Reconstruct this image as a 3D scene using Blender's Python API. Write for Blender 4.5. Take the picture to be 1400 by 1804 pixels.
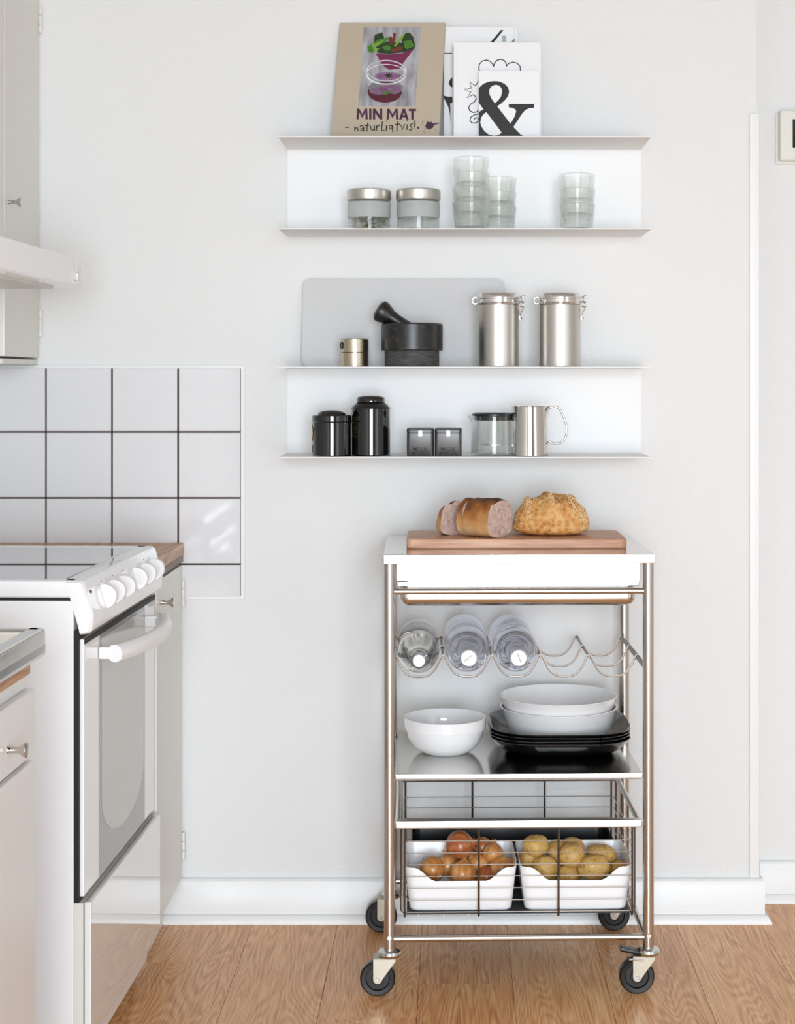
import bpy, bmesh, math, random
from mathutils import Vector, Matrix, noise
from mathutils.geometry import tessellate_polygon

for _o in list(bpy.data.objects):
    bpy.data.objects.remove(_o, do_unlink=True)
SC = bpy.context.scene
COL = SC.collection
PI = math.pi
R = math.radians

# ------------------------------------------------------------------ camera
CAM_D, CAM_H, FPX, PX, PY = 3.83, 1.229, 2985.0, 800.0, 664.0   # distance to wall, height, focal length (px), principal point (px)
cam_data = bpy.data.cameras.new('camera')
cam_data.sensor_fit = 'VERTICAL'
cam_data.sensor_height = 36.0
cam_data.lens = FPX / 1804.0 * 36.0
cam_data.shift_x = (700.0 - PX) / 1804.0
cam_data.shift_y = (PY - 902.0) / 1804.0
cam_data.clip_start = 0.05
cam = bpy.data.objects.new('camera', cam_data)
cam.location = (0, -CAM_D, CAM_H)
cam.rotation_euler = (PI / 2, 0, 0)
COL.objects.link(cam)
SC.camera = cam

# ------------------------------------------------------------------ world, window and fill light, exposure
world = bpy.data.worlds.new('world')
SC.world = world
world.use_nodes = True
world.node_tree.nodes['Background'].inputs[0].default_value = (0.9, 0.95, 1.0, 1)
world.node_tree.nodes['Background'].inputs[1].default_value = 1.0


def area_light(name, loc, rot, sx, sy, power, col=(1, 1, 1)):
    l = bpy.data.lights.new(name, 'AREA')
    l.shape = 'RECTANGLE'
    l.size, l.size_y, l.energy, l.color = sx, sy, power, col
    l.spread = R(150)
    o = bpy.data.objects.new(name, l)
    o.location, o.rotation_euler = loc, rot
    COL.objects.link(o)
    return o


ROOM_X0, ROOM_X1, ROOM_Y0, ROOM_Z1 = -1.235, 2.7, -6.2, 2.55
WIN1 = (-0.60, 1.50, 0.08, 2.25)      # window in the wall behind the camera: x0, x1, z0, z1
FILL_WIN = (-4.6, -3.0, 0.75, 2.3)       # unseen window added to the right wall for fill light: y0, y1, z0, z1
area_light('window_daylight', ((WIN1[0] + WIN1[1]) / 2, ROOM_Y0 - 0.36, (WIN1[2] + WIN1[3]) / 2), (R(72), 0, 0),
             WIN1[1] - WIN1[0], WIN1[3] - WIN1[2], 245, (0.81, 0.905, 1.0))
area_light('side_fill_light', (ROOM_X1 + 0.12, (FILL_WIN[0] + FILL_WIN[1]) / 2, (FILL_WIN[2] + FILL_WIN[3]) / 2), (0, R(90), 0),  # added fill light, brightens the surfaces that face right
             FILL_WIN[3] - FILL_WIN[2], FILL_WIN[1] - FILL_WIN[0], 15, (0.81, 0.905, 1.0))
SC.view_settings.view_transform = 'Standard'
SC.view_settings.look = 'None'
SC.view_settings.gamma = 1.0
SC.view_settings.use_curve_mapping = False
SC.view_settings.exposure = -0.27
SC.cycles.max_bounces = 12
SC.cycles.diffuse_bounces = 4
SC.cycles.glossy_bounces = 4
SC.cycles.transmission_bounces = 12
SC.cycles.transparent_max_bounces = 16
SC.cycles.blur_glossy = 0.5


# ------------------------------------------------------------------ helpers
def at(px, py, Y):
    """world point at depth Y that the photograph shows at pixel px, py"""
    d = CAM_D + Y
    return Vector(((px - PX) / FPX * d, Y, CAM_H - (py - PY) / FPX * d))


def atx(px, Y):
    return (px - PX) / FPX * (CAM_D + Y)


def atz(py, Y):
    return CAM_H - (py - PY) / FPX * (CAM_D + Y)


class MB:
    def __init__(s):
        s.v, s.f, s.wn = [], [], False

    def add(s, verts, faces, M=None):
        n = len(s.v)
        for p in verts:
            p = Vector(p)
            s.v.append(tuple(M @ p) if M is not None else tuple(p))
        s.f += [tuple(i + n for i in f) for f in faces]
        return s

    def box(s, x0, x1, y0, y1, z0, z1, bev=0.0, seg=2, M=None):
        if bev <= 0:
            v = [(x, y, z) for z in (z0, z1) for y in (y0, y1) for x in (x0, x1)]
            f = [(0, 2, 3, 1), (4, 5, 7, 6), (0, 1, 5, 4), (2, 6, 7, 3), (0, 4, 6, 2), (1, 3, 7, 5)]
            return s.add(v, f, M)
        s.wn = True
        bm = bmesh.new()
        bmesh.ops.create_cube(bm, size=1)
        for q in bm.verts:
            q.co = Vector(((x0 + x1) / 2 + q.co.x * (x1 - x0), (y0 + y1) / 2 + q.co.y * (y1 - y0), (z0 + z1) / 2 + q.co.z * (z1 - z0)))
        bmesh.ops.bevel(bm, geom=bm.edges[:], offset=bev, segments=seg, affect='EDGES', profile=0.5)
        return s.bm(bm, M)

    def bm(s, bm, M=None):
        bm.verts.index_update()
        s.add([q.co for q in bm.verts], [[q.index for q in f.verts] for f in bm.faces], M)
        bm.free()
        return s

    def lathe(s, prof, seg=32, M=None, closed=False):
        """profile of (radius, height), revolved about z; closed joins the last point to the first"""
        n0, v, f = 0, [], []
        ring = []
        for r, z in prof:
            if r < 1e-7:
                v.append((0, 0, z)); ring.append([len(v) - 1])
            else:
                k = len(v)
                v += [(r * math.cos(2 * PI * i / seg), r * math.sin(2 * PI * i / seg), z) for i in range(seg)]
                ring.append(list(range(k, k + seg)))
        pairs = list(zip(ring, ring[1:])) + ([(ring[-1], ring[0])] if closed else [])
        for a, b in pairs:
            for i in range(seg):
                j = (i + 1) % seg
                if len(a) == 1 and len(b) == 1:
                    continue
                if len(a) == 1:
                    f.append((a[0], b[j], b[i]))
                elif len(b) == 1:
                    f.append((a[i], a[j], b[0]))
                else:
                    f.append((a[i], a[j], b[j], b[i]))
        return s.add(v, f, M)

    def cyl(s, p0, p1, r, seg=16, bev=0.0, r1=None):
        p0, p1 = Vector(p0), Vector(p1)
        d = p1 - p0
        L = d.length
        M = Matrix.Translation(p0) @ d.to_track_quat('Z', 'Y').to_matrix().to_4x4()
        r1 = r if r1 is None else r1
        if bev > 0:
            return s.lathe([(0, 0), (r - bev, 0), (r, bev), (r1, L - bev), (r1 - bev, L), (0, L)], seg, M)
        return s.lathe([(0, 0), (r, 0), (r1, L), (0, L)], seg, M)

    def tube(s, pts, r, seg=8, closed=False, cap=True):
        pts = [Vector(p) for p in pts]
        n = len(pts)
        rr = r if isinstance(r, (list, tuple)) else [r] * n
        tang = []
        for i in range(n):
            a = pts[(i - 1) % n] if (closed or i > 0) else pts[i]
            b = pts[(i + 1) % n] if (closed or i < n - 1) else pts[i]
            tang.append((b - a).normalized())
        t = tang[0]
        nrm = t.cross(Vector((0, 0, 1)))
        if nrm.length < 0.1:
            nrm = t.cross(Vector((0, 1, 0)))
        nrm.normalize()
        v, f = [], []
        for i in range(n):
            t = tang[i]
            nrm = (nrm - t * nrm.dot(t)).normalized()
            bi = t.cross(nrm)
            for k in range(seg):
                a = 2 * PI * k / seg
                v.append(pts[i] + (nrm * math.cos(a) + bi * math.sin(a)) * rr[i])
        for i in range(n if closed else n - 1):
            i2 = (i + 1) % n
            for k in range(seg):
                k2 = (k + 1) % seg
                f.append((i * seg + k, i * seg + k2, i2 * seg + k2, i2 * seg + k))
        if cap and not closed:
            f.append(tuple(range(seg - 1, -1, -1)))
            f.append(tuple((n - 1) * seg + k for k in range(seg)))
        return s.add(v, f)

    def prism(s, poly, t0, t1, M=None):
        """2D polygon (a, b) extruded from t0 to t1; local axes: a -> x, b -> z, extrusion -> y"""
        n = len(poly)
        v = [(a, t0, b) for a, b in poly] + [(a, t1, b) for a, b in poly]
        tri = tessellate_polygon([[Vector((a, b, 0)) for a, b in poly]])
        f = [tuple(t) for t in tri] + [tuple(i + n for i in reversed(t)) for t in tri]
        f += [(i, i + n, (i + 1) % n + n, (i + 1) % n) for i in range(n)]
        return s.add(v, f, M)

    def ribbon(s, pts, w, y, t=0.0003, M=None):
        """flat stroke in the xz plane at depth y (front face at y - t)"""
        pts = [Vector((a, b)) for a, b in pts]
        L, Rr = [], []
        for i, p in enumerate(pts):
            a = pts[max(i - 1, 0)]
            b = pts[min(i + 1, len(pts) - 1)]
            d = (b - a)
            d = d.normalized() if d.length > 1e-9 else Vector((1, 0))
            nn = Vector((-d.y, d.x)) * w / 2
            L.append(p + nn); Rr.append(p - nn)
        for i in range(len(pts) - 1):
            q = [L[i], L[i + 1], Rr[i + 1], Rr[i]]
            v = [(c.x, y - t, c.y) for c in q] + [(c.x, y, c.y) for c in q]
            s.add(v, [(0, 1, 2, 3), (0, 4, 5, 1), (2, 6, 7, 3), (4, 7, 6, 5), (1, 5, 6, 2), (3, 7, 4, 0)], M)
        for p in pts:
            k = 8
            v = [(p.x + w / 2 * math.cos(2 * PI * i / k), y - t, p.y + w / 2 * math.sin(2 * PI * i / k)) for i in range(k)]
            s.add(v, [tuple(range(k))], M)
        return s

    def build(s, name, mat, parent=None, smooth=40, loc=None, recalc=True):
        me = bpy.data.meshes.new(name)
        me.from_pydata(s.v, [], s.f)
        if recalc:
            bm = bmesh.new(); bm.from_mesh(me)
            bmesh.ops.recalc_face_normals(bm, faces=bm.faces[:])
            bm.to_mesh(me); bm.free()
        finish(me, mat, smooth)
        o = link(name, me, parent, loc)
        if s.wn and smooth:
            w = o.modifiers.new('weighted_normal', 'WEIGHTED_NORMAL')
            w.keep_sharp = True
        return o


def finish(me, mat, smooth=40):
    if mat is not None and len(me.materials) == 0:
        me.materials.append(mat)
    if smooth:
        me.polygons.foreach_set('use_smooth', [True] * len(me.polygons))
        me.set_sharp_from_angle(angle=R(smooth))
    me.update()


def link(name, me, parent=None, loc=None):
    o = bpy.data.objects.new(name, me)
    COL.objects.link(o)
    if parent is not None:
        o.parent = parent
    if loc is not None:
        o.location = loc
    return o


def tag(o, label, cat, group=None):
    o['label'] = label
    o['category'] = cat
    if group:
        o['group'] = group
    return o


def thing(name, label, cat, loc=(0, 0, 0), rot=(0, 0, 0), group=None):
    o = bpy.data.objects.new(name, None)
    o.empty_display_size = 0.05
    COL.objects.link(o)
    o.location, o.rotation_euler = loc, rot
    return tag(o, label, cat, group)


def struct(o):
    o['kind'] = 'structure'
    return o


def copy_tree(o, parent=None):
    c = o.copy()
    COL.objects.link(c)
    c.parent = parent
    for ch in list(o.children):
        copy_tree(ch, c)
    return c


def rrect(x0, x1, z0, z1, r, seg=6):
    rs = r if isinstance(r, (list, tuple)) else (r, r, r, r)   # bl, br, tr, tl
    out = []
    for (cx, cz, a0, q) in ((x0, z0, PI, rs[0]), (x1, z0, 1.5 * PI, rs[1]), (x1, z1, 0, rs[2]), (x0, z1, 0.5 * PI, rs[3])):
        sx = 1 if cx == x0 else -1
        sz = 1 if cz == z0 else -1
        if q <= 0:
            out.append((cx, cz)); continue
        for i in range(seg + 1):
            a = a0 + 0.5 * PI * i / seg
            out.append((cx + sx * q + q * math.cos(a), cz + sz * q + q * math.sin(a)))
    return out


def text_mesh(body, M, height=None, width=None, offset=0.0, extrude=0.0003):
    """built-in font as an MB; text lies in xz, facing -y, its lower left corner at the origin of M"""
    cu = bpy.data.curves.new('txt', 'FONT')
    cu.body, cu.size, cu.offset, cu.extrude, cu.resolution_u = body, 1.0, offset, 0.0, 3
    o = bpy.data.objects.new('txt', cu)
    COL.objects.link(o)
    bpy.context.view_layer.update()
    me = o.evaluated_get(bpy.context.evaluated_depsgraph_get()).to_mesh()
    vs = [Vector(q.co) for q in me.vertices]
    fs = [tuple(p.vertices) for p in me.polygons]
    o.evaluated_get(bpy.context.evaluated_depsgraph_get()).to_mesh_clear()
    bpy.data.objects.remove(o, do_unlink=True)
    bpy.data.curves.remove(cu)
    x0 = min(q.x for q in vs); x1 = max(q.x for q in vs)
    y0 = min(q.y for q in vs); y1 = max(q.y for q in vs)
    sx = (width / (x1 - x0)) if width else None
    sy = (height / (y1 - y0)) if height else None
    sx = sx or sy; sy = sy or sx
    mb = MB()
    mb.add([((q.x - x0) * sx, -extrude, (q.y - y0) * sy) for q in vs], fs, M)
    return mb


# ------------------------------------------------------------------ materials
def lin(c):
    return c / 12.92 if c <= 0.04045 else ((c + 0.055) / 1.055) ** 2.4


def srgb(r, g, b):
    return (lin(r / 255), lin(g / 255), lin(b / 255), 1)


MATS = {}


def mat(name, col, rough=0.5, metal=0.0, **kw):
    m = bpy.data.materials.new(name)
    m.use_nodes = True
    b = m.node_tree.nodes['Principled BSDF']
    b.inputs['Base Color'].default_value = srgb(*col)
    b.inputs['Roughness'].default_value = rough
    b.inputs['Metallic'].default_value = metal
    for k, v in kw.items():
        b.inputs[k].default_value = v
    MATS[name] = m
    return m


def N(m, typ, **inp):
    n = m.node_tree.nodes.new(typ)
    for k, v in inp.items():
        if k in n.inputs.keys():
            n.inputs[k].default_value = v
        else:
            setattr(n, k, v)
    return n


def L(m, a, b):
    m.node_tree.links.new(a, b)


def bsdf(m):
    return m.node_tree.nodes['Principled BSDF']


def coords(m, scale=(1, 1, 1), use='Object', rnd=0.0):
    tc = N(m, 'ShaderNodeTexCoord')
    mp = N(m, 'ShaderNodeMapping')
    mp.inputs['Scale'].default_value = scale
    if rnd:
        oi = N(m, 'ShaderNodeObjectInfo')
        mu = N(m, 'ShaderNodeMath', operation='MULTIPLY'); mu.inputs[1].default_value = rnd
        L(m, oi.outputs['Random'], mu.inputs[0])
        ad = N(m, 'ShaderNodeVectorMath', operation='ADD')
        L(m, tc.outputs[use], ad.inputs[0]); L(m, mu.outputs[0], ad.inputs[1])
        L(m, ad.outputs[0], mp.inputs['Vector'])
    else:
        L(m, tc.outputs[use], mp.inputs['Vector'])
    return mp.outputs['Vector']


def bump(m, height, dist, strength=1.0):
    b = N(m, 'ShaderNodeBump')
    b.inputs['Distance'].default_value = dist
    b.inputs['Strength'].default_value = strength
    L(m, height, b.inputs['Height'])
    L(m, b.outputs['Normal'], bsdf(m).inputs['Normal'])
    return b


def ramp(m, fac, stops):
    r = N(m, 'ShaderNodeValToRGB')
    e = r.color_ramp.elements
    while len(e) < len(stops):
        e.new(0.5)
    for i, (p, c) in enumerate(stops):
        e[i].position = p
        e[i].color = srgb(*c) if max(c) > 1 else (c[0], c[1], c[2], 1)
    L(m, fac, r.inputs['Fac'])
    return r.outputs['Color']


def noisetex(m, vec, scale, detail=3, rough=0.5, dist=0.0):
    n = N(m, 'ShaderNodeTexNoise')
    n.inputs['Scale'].default_value = scale
    n.inputs['Detail'].default_value = detail
    n.inputs['Roughness'].default_value = rough
    n.inputs['Distortion'].default_value = dist
    L(m, vec, n.inputs['Vector'])
    return n.outputs['Fac']


def mathn(m, op, a, b=None):
    n = N(m, 'ShaderNodeMath', operation=op)
    for i, q in enumerate((a, b)):
        if q is None:
            continue
        if isinstance(q, (int, float)):
            n.inputs[i].default_value = q
        else:
            L(m, q, n.inputs[i])
    return n.outputs[0]


def wood(name, dark, mid, light, rough=0.4, scale=1.0, axis='y', rnd=37.0, rings=9.0, coat=0.0, ringamp=0.2):
    m = mat(name, mid, rough)
    s = {'y': (7, 0.9, 7), 'x': (0.9, 7, 7)}[axis]
    v = coords(m, tuple(q * scale for q in s), rnd=rnd)
    n1 = noisetex(m, v, 1.1, 1.5, 0.5, 0.35)
    w = mathn(m, 'SINE', mathn(m, 'MULTIPLY', n1, rings * 14))
    w01 = mathn(m, 'ADD', mathn(m, 'MULTIPLY', w, 0.5), 0.5)
    s2 = {'y': (260, 9, 260), 'x': (9, 260, 260)}[axis]
    v2 = coords(m, tuple(q * scale for q in s2), rnd=rnd)
    n2 = noisetex(m, v2, 1.0, 2, 0.6)
    v3 = coords(m, tuple(q * scale * 0.5 for q in s), rnd=rnd * 1.7)
    n3 = noisetex(m, v3, 0.8, 2, 0.5)
    fac = mathn(m, 'ADD', mathn(m, 'ADD', mathn(m, 'MULTIPLY', w01, ringamp), mathn(m, 'MULTIPLY', n2, 0.7)),
                mathn(m, 'MULTIPLY', n3, 0.30))
    c = ramp(m, fac, [(0.30, dark), (0.58, mid), (0.86, light)])
    L(m, c, bsdf(m).inputs['Base Color'])
    bump(m, n2, 0.0004, 0.5)
    if coat:
        bsdf(m).inputs['Coat Weight'].default_value = coat
        bsdf(m).inputs['Coat Roughness'].default_value = 0.12
    return m


# painted plaster with a fine woven relief
m = mat('wall_paint', (232, 232, 230), 0.8)
v = coords(m)
n1 = noisetex(m, v, 170, 2, 0.5)
n2 = noisetex(m, coords(m, (55, 55, 130)), 1.0, 3, 0.55)
bump(m, mathn(m, 'ADD', mathn(m, 'MULTIPLY', n1, 0.6), n2), 0.0016, 0.55)
mat('ceiling_paint', (186, 186, 185), 0.8)
mat('rear_paint', (176, 178, 180), 0.8)
m = mat('trim_paint', (234, 234, 232), 0.32)
bump(m, noisetex(m, coords(m, (30, 30, 120)), 1.0, 2), 0.0006, 0.4)
wood('floor_oak', (166, 102, 54), (224, 164, 106), (246, 208, 160), 0.33, 1.0, 'y', 37.0, 22.0, ringamp=0.15)
wood('worktop_oak', (134, 86, 46), (184, 134, 86), (212, 168, 118), 0.4, 1.6, 'y', 5.0, 5.0)
wood('board_beech', (166, 112, 80), (204, 154, 120), (222, 178, 146), 0.45, 1.6, 'x', 9.0, 4.0)
mat('worktop_edge_dark', (118, 92, 72), 0.45)
m = mat('tile_glaze', (226, 226, 227), 0.09, **{'Coat Weight': 0.3})
bump(m, noisetex(m, coords(m, (14, 14, 14), rnd=11), 1.0, 1), 0.0004, 0.1)
m = mat('grout', (62, 38, 30), 0.85)
mat('cabinet_paint', (230, 228, 220), 0.34)
mat('cabinet_white', (236, 236, 235), 0.3)
mat('enamel_white', (247, 247, 247), 0.12, **{'Coat Weight': 0.4})
mat('enamel_gloss', (232, 231, 228), 0.035, **{'Coat Weight': 1.0, 'Coat Roughness': 0.02})
mat('hob_glass', (64, 64, 66), 0.03, **{'IOR': 2.1, 'Coat Weight': 1.0, 'Coat Roughness': 0.02})
mat('oven_glass_grey', (150, 150, 150), 0.06, **{'IOR': 1.7})
mat('oven_glass_reflection', (196, 196, 192), 0.08, **{'IOR': 1.7})  # paler colour stands in for the wall reflected in the oven window
mat('plastic_white', (242, 242, 242), 0.25)
mat('plastic_cream', (226, 224, 214), 0.35)
mat('shelf_white', (243, 243, 242), 0.62)
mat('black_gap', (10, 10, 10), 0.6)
mat('black_gloss', (10, 10, 11), 0.07, **{'Coat Weight': 0.6})
mat('black_satin', (16, 16, 17), 0.42, **{'IOR': 2.0})
mat('black_rubber', (14, 14, 15), 0.30)
mat('black_plastic', (17, 17, 18), 0.30)
mat('mat_grey', (62, 62, 64), 0.6)
mat('lamp_red', (92, 20, 44), 0.2)
m = mat('steel', (205, 200, 194), 0.24, 1.0)
m = mat('steel_plate', (212, 209, 204), 0.13, 1.0)
bump(m, noisetex(m, coords(m, (4, 300, 300)), 1.0, 2), 0.0002, 0.12)
mat('steel_bright', (226, 224, 221), 0.16, 1.0)
m = mat('steel_brushed', (206, 203, 196), 0.34, 1.0)
bump(m, noisetex(m, coords(m, (400, 400, 6)), 1.0, 2), 0.0002, 0.2)
mat('chrome', (208, 204, 198), 0.05, 1.0)
mat('wire_steel', (222, 219, 214), 0.36, 1.0)
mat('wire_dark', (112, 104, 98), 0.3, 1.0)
mat('zinc', (205, 206, 202), 0.2, 1.0)
mat('zinc_matte', (188, 182, 166), 0.34, 1.0)
m = mat('nickel_warm', (196, 184, 162), 0.26, 1.0)
mat('board_grey', (204, 204, 203), 0.5)
mat('ceramic_white', (242, 242, 242), 0.1, **{'Coat Weight': 0.5})
m = mat('stone_black', (28, 27, 27), 0.35)
nn = noisetex(m, coords(m, (90, 90, 90)), 1.0, 4)
L(m, ramp(m, nn, [(0.35, (18, 17, 17)), (0.62, (40, 39, 39)), (0.8, (78, 76, 74))]), bsdf(m).inputs['Base Color'])
m = mat('stone_rough', (64, 63, 62), 0.75)
nn = noisetex(m, coords(m, (60, 60, 500)), 1.0, 4)
L(m, ramp(m, nn, [(0.3, (44, 43, 43)), (0.75, (92, 90, 88))]), bsdf(m).inputs['Base Color'])
bump(m, nn, 0.0015, 0.7)
mat('glass', (253, 254, 253), 0.0, **{'Transmission Weight': 1.0, 'IOR': 1.48})
mat('glass_green', (252, 254, 252), 0.0, **{'Transmission Weight': 1.0, 'IOR': 1.45})
mat('glass_thin', (252, 254, 251), 0.0, **{'Transmission Weight': 1.0, 'IOR': 1.42})
mat('pet_water', (226, 230, 244), 0.0, **{'Transmission Weight': 1.0, 'IOR': 1.34})
mat('glass_frost', (242, 244, 242), 0.5, **{'Transmission Weight': 0.7, 'IOR': 1.2})
mat('paper_white', (240, 240, 240), 0.5)
mat('paper_pages', (226, 222, 212), 0.8)
m = mat('cover_beige', (188, 174, 152), 0.6)
mat('ink_black', (24, 20, 19), 0.5)
mat('ink_purple', (72, 36, 66), 0.5)
mat('gold_print', (196, 164, 66), 0.4)
mat('gold_dim', (66, 58, 26), 0.4)
m = mat('print_grey', (156, 154, 158), 0.5)
nn = noisetex(m, coords(m, (60, 60, 14)), 1.0, 4)
L(m, ramp(m, nn, [(0.3, (118, 116, 120)), (0.5, (160, 158, 162)), (0.75, (194, 192, 198))]), bsdf(m).inputs['Base Color'])
mat('print_plum', (116, 34, 76), 0.5)
mat('print_green', (70, 120, 36), 0.5)
mat('print_lime', (124, 164, 52), 0.5)
mat('print_dark_green', (34, 58, 28), 0.5)
mat('print_rust', (110, 46, 30), 0.5)
mat('print_wine', (84, 24, 40), 0.5)
mat('print_violet', (134, 62, 122), 0.5)
mat('print_white', (226, 226, 228), 0.5)
mat('print_pale', (178, 172, 176), 0.5)
mat('print_mid', (120, 118, 118), 0.5)
mat('ink_grey', (80, 80, 92), 0.6)

# bread
m = mat('crust_brown', (176, 118, 66), 0.62)
v = coords(m)
n1 = noisetex(m, v, 34, 4, 0.6)
tc = N(m, 'ShaderNodeTexCoord'); sp = N(m, 'ShaderNodeSeparateXYZ'); L(m, tc.outputs['Object'], sp.inputs[0])
hz = mathn(m, 'MULTIPLY', sp.outputs['Z'], 9.0)
fac = mathn(m, 'ADD', mathn(m, 'MULTIPLY', n1, 0.75), mathn(m, 'SUBTRACT', hz, 0.18))
L(m, ramp(m, fac, [(0.22, (210, 172, 130)), (0.46, (198, 146, 88)), (0.70, (164, 100, 44)), (0.98, (74, 40, 20))]), bsdf(m).inputs['Base Color'])
bump(m, noisetex(m, v, 160, 4, 0.6), 0.002, 0.8)
m = mat('crumb', (206, 180, 166), 0.85)
v = coords(m)
n1 = noisetex(m, v, 120, 3, 0.6)
L(m, ramp(m, n1, [(0.28, (168, 128, 116)), (0.42, (202, 172, 158)), (0.7, (222, 200, 188))]), bsdf(m).inputs['Base Color'])
bump(m, noisetex(m, v, 190, 3, 0.7), 0.003, 0.9)
m = mat('crust_gold', (200, 150, 80), 0.6)
v = coords(m)
n1 = noisetex(m, v, 26, 5, 0.65)
vo = N(m, 'ShaderNodeTexVoronoi'); vo.inputs['Scale'].default_value = 95; L(m, v, vo.inputs['Vector'])
fac = mathn(m, 'ADD', mathn(m, 'MULTIPLY', n1, 0.8), mathn(m, 'MULTIPLY', vo.outputs['Distance'], 0.35))
L(m, ramp(m, fac, [(0.26, (124, 66, 26)), (0.44, (184, 118, 54)), (0.62, (212, 156, 88)), (0.85, (230, 190, 130))]), bsdf(m).inputs['Base Color'])
bump(m, mathn(m, 'ADD', noisetex(m, v, 150, 4, 0.6), mathn(m, 'MULTIPLY', vo.outputs['Distance'], 0.6)), 0.0025, 0.8)
mat('seed', (238, 210, 166), 0.55)
mat('crumb_dark', (120, 80, 52), 0.8)
# vegetables
m = mat('onion_skin', (196, 122, 66), 0.28)
v = coords(m, (1, 1, 0.12), rnd=7.0)
n1 = noisetex(m, v, 90, 3, 0.55)
n2 = noisetex(m, coords(m, rnd=3.0), 22, 3)
fac = mathn(m, 'ADD', mathn(m, 'MULTIPLY', n1, 0.6), mathn(m, 'MULTIPLY', n2, 0.45))
L(m, ramp(m, fac, [(0.32, (150, 88, 40)), (0.5, (200, 132, 70)), (0.68, (230, 178, 112))]), bsdf(m).inputs['Base Color'])
m = mat('onion_red', (164, 92, 60), 0.26)
L(m, ramp(m, noisetex(m, coords(m, (1, 1, 0.12), rnd=7.0), 80, 3), [(0.3, (146, 76, 42)), (0.55, (186, 112, 66)), (0.8, (212, 148, 98))]), bsdf(m).inputs['Base Color'])
mat('onion_root', (214, 186, 146), 0.8)
mat('onion_tip', (172, 104, 58), 0.6)
m = mat('potato_skin', (206, 168, 96), 0.5)
v = coords(m, rnd=9.0)
n1 = noisetex(m, v, 45, 4, 0.6)
n2 = noisetex(m, v, 150, 2, 0.5)
fac = mathn(m, 'ADD', mathn(m, 'MULTIPLY', n1, 0.55), mathn(m, 'MULTIPLY', n2, 0.5))
L(m, ramp(m, fac, [(0.34, (136, 96, 44)), (0.44, (194, 150, 80)), (0.6, (212, 172, 100)), (0.8, (224, 192, 126))]), bsdf(m).inputs['Base Color'])
bump(m, n2, 0.0006, 0.4)
mat('dried_leaf', (128, 124, 62), 0.7)
# thin-walled glass: part of the light goes straight through instead of being bent
for nm, k in (('glass_thin', 0.5), ('glass', 0.45)):
    m = MATS[nm]
    out = [n_ for n_ in m.node_tree.nodes if n_.type == 'OUTPUT_MATERIAL'][0]
    tr = N(m, 'ShaderNodeBsdfTransparent')
    tr.inputs[0].default_value = (0.985, 0.99, 0.985, 1)
    mx = N(m, 'ShaderNodeMixShader')
    mx.inputs[0].default_value = k
    L(m, bsdf(m).outputs[0], mx.inputs[1])
    L(m, tr.outputs[0], mx.inputs[2])
    L(m, mx.outputs[0], out.inputs['Surface'])
G = MATS

# ================================================================== THE ROOM
CORNER_X, RECESS_Y = 0.683, 0.15
# floor: slab with laminate planks
floor = struct(MB().box(ROOM_X0 - 0.1, ROOM_X1 + 0.1, ROOM_Y0 - 0.1, RECESS_Y + 0.1, -0.06, -0.008).build('floor', G['black_gap']))
rnd = random.Random(4)
PW, PL = 0.19, 1.286
k0 = math.floor((ROOM_X0 + 0.642) / PW)
plank_cache = {}
for k in range(k0, int((ROOM_X1 + 0.642) / PW) + 1):
    xa, xb = max(-0.642 + k * PW, ROOM_X0), min(-0.642 + (k + 1) * PW, ROOM_X1)
    if xb - xa < 0.01:
        continue
    seam = {0: -0.272, 1: -0.95, 2: -0.58, 3: -0.40, 4: -0.72}.get(k, -rnd.uniform(0.1, 1.2))
    y = RECESS_Y
    nxt = seam
    while y > ROOM_Y0:
        ya = max(nxt, ROOM_Y0)
        w, ln = xb - xa - 0.0007, y - ya - 0.0005
        key = (round(w, 4), round(ln, 4))
        if key not in plank_cache:
            me = bpy.data.meshes.new('plank')
            mb = MB().box(-w / 2, w / 2, -ln / 2, ln / 2, -0.008, 0, 0.0004, 1)
            me.from_pydata(mb.v, [], mb.f)
            finish(me, G['floor_oak'], 0)
            plank_cache[key] = me
        link('plank', plank_cache[key], floor, ((xa + xb) / 2, (y + ya) / 2, 0))
        y, nxt = ya, ya - PL

wall_back = struct(MB().box(ROOM_X0 - 0.1, CORNER_X, 0, RECESS_Y + 0.1, -0.05, ROOM_Z1).build('wall_back', G['wall_paint'], smooth=0))
struct(MB().box(CORNER_X, ROOM_X1 + 0.1, RECESS_Y, RECESS_Y + 0.1, -0.05, ROOM_Z1).build('wall_recess', G['wall_paint'], smooth=0))
struct(MB().box(ROOM_X0 - 0.1, ROOM_X0, ROOM_Y0, 0, -0.05, ROOM_Z1).build('wall_left', G['wall_paint'], smooth=0))
struct(MB().box(ROOM_X0 - 0.1, ROOM_X1 + 0.1, ROOM_Y0 - 0.1, RECESS_Y + 0.1, ROOM_Z1, ROOM_Z1 + 0.1).build('ceiling', G['ceiling_paint'], smooth=0))
x0, x1, z0, z1 = WIN1
mb = MB().box(ROOM_X0 - 0.1, x0, ROOM_Y0 - 0.1, ROOM_Y0, -0.05, ROOM_Z1).box(x1, ROOM_X1 + 0.1, ROOM_Y0 - 0.1, ROOM_Y0, -0.05, ROOM_Z1)
mb.box(x0, x1, ROOM_Y0 - 0.1, ROOM_Y0, -0.05, z0).box(x0, x1, ROOM_Y0 - 0.1, ROOM_Y0, z1, ROOM_Z1)
struct(mb.build('wall_rear', G['rear_paint'], smooth=0))
y0, y1, z0, z1 = FILL_WIN
mb = MB().box(ROOM_X1, ROOM_X1 + 0.1, ROOM_Y0, y0, -0.05, ROOM_Z1).box(ROOM_X1, ROOM_X1 + 0.1, y1, RECESS_Y, -0.05, ROOM_Z1)
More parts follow.
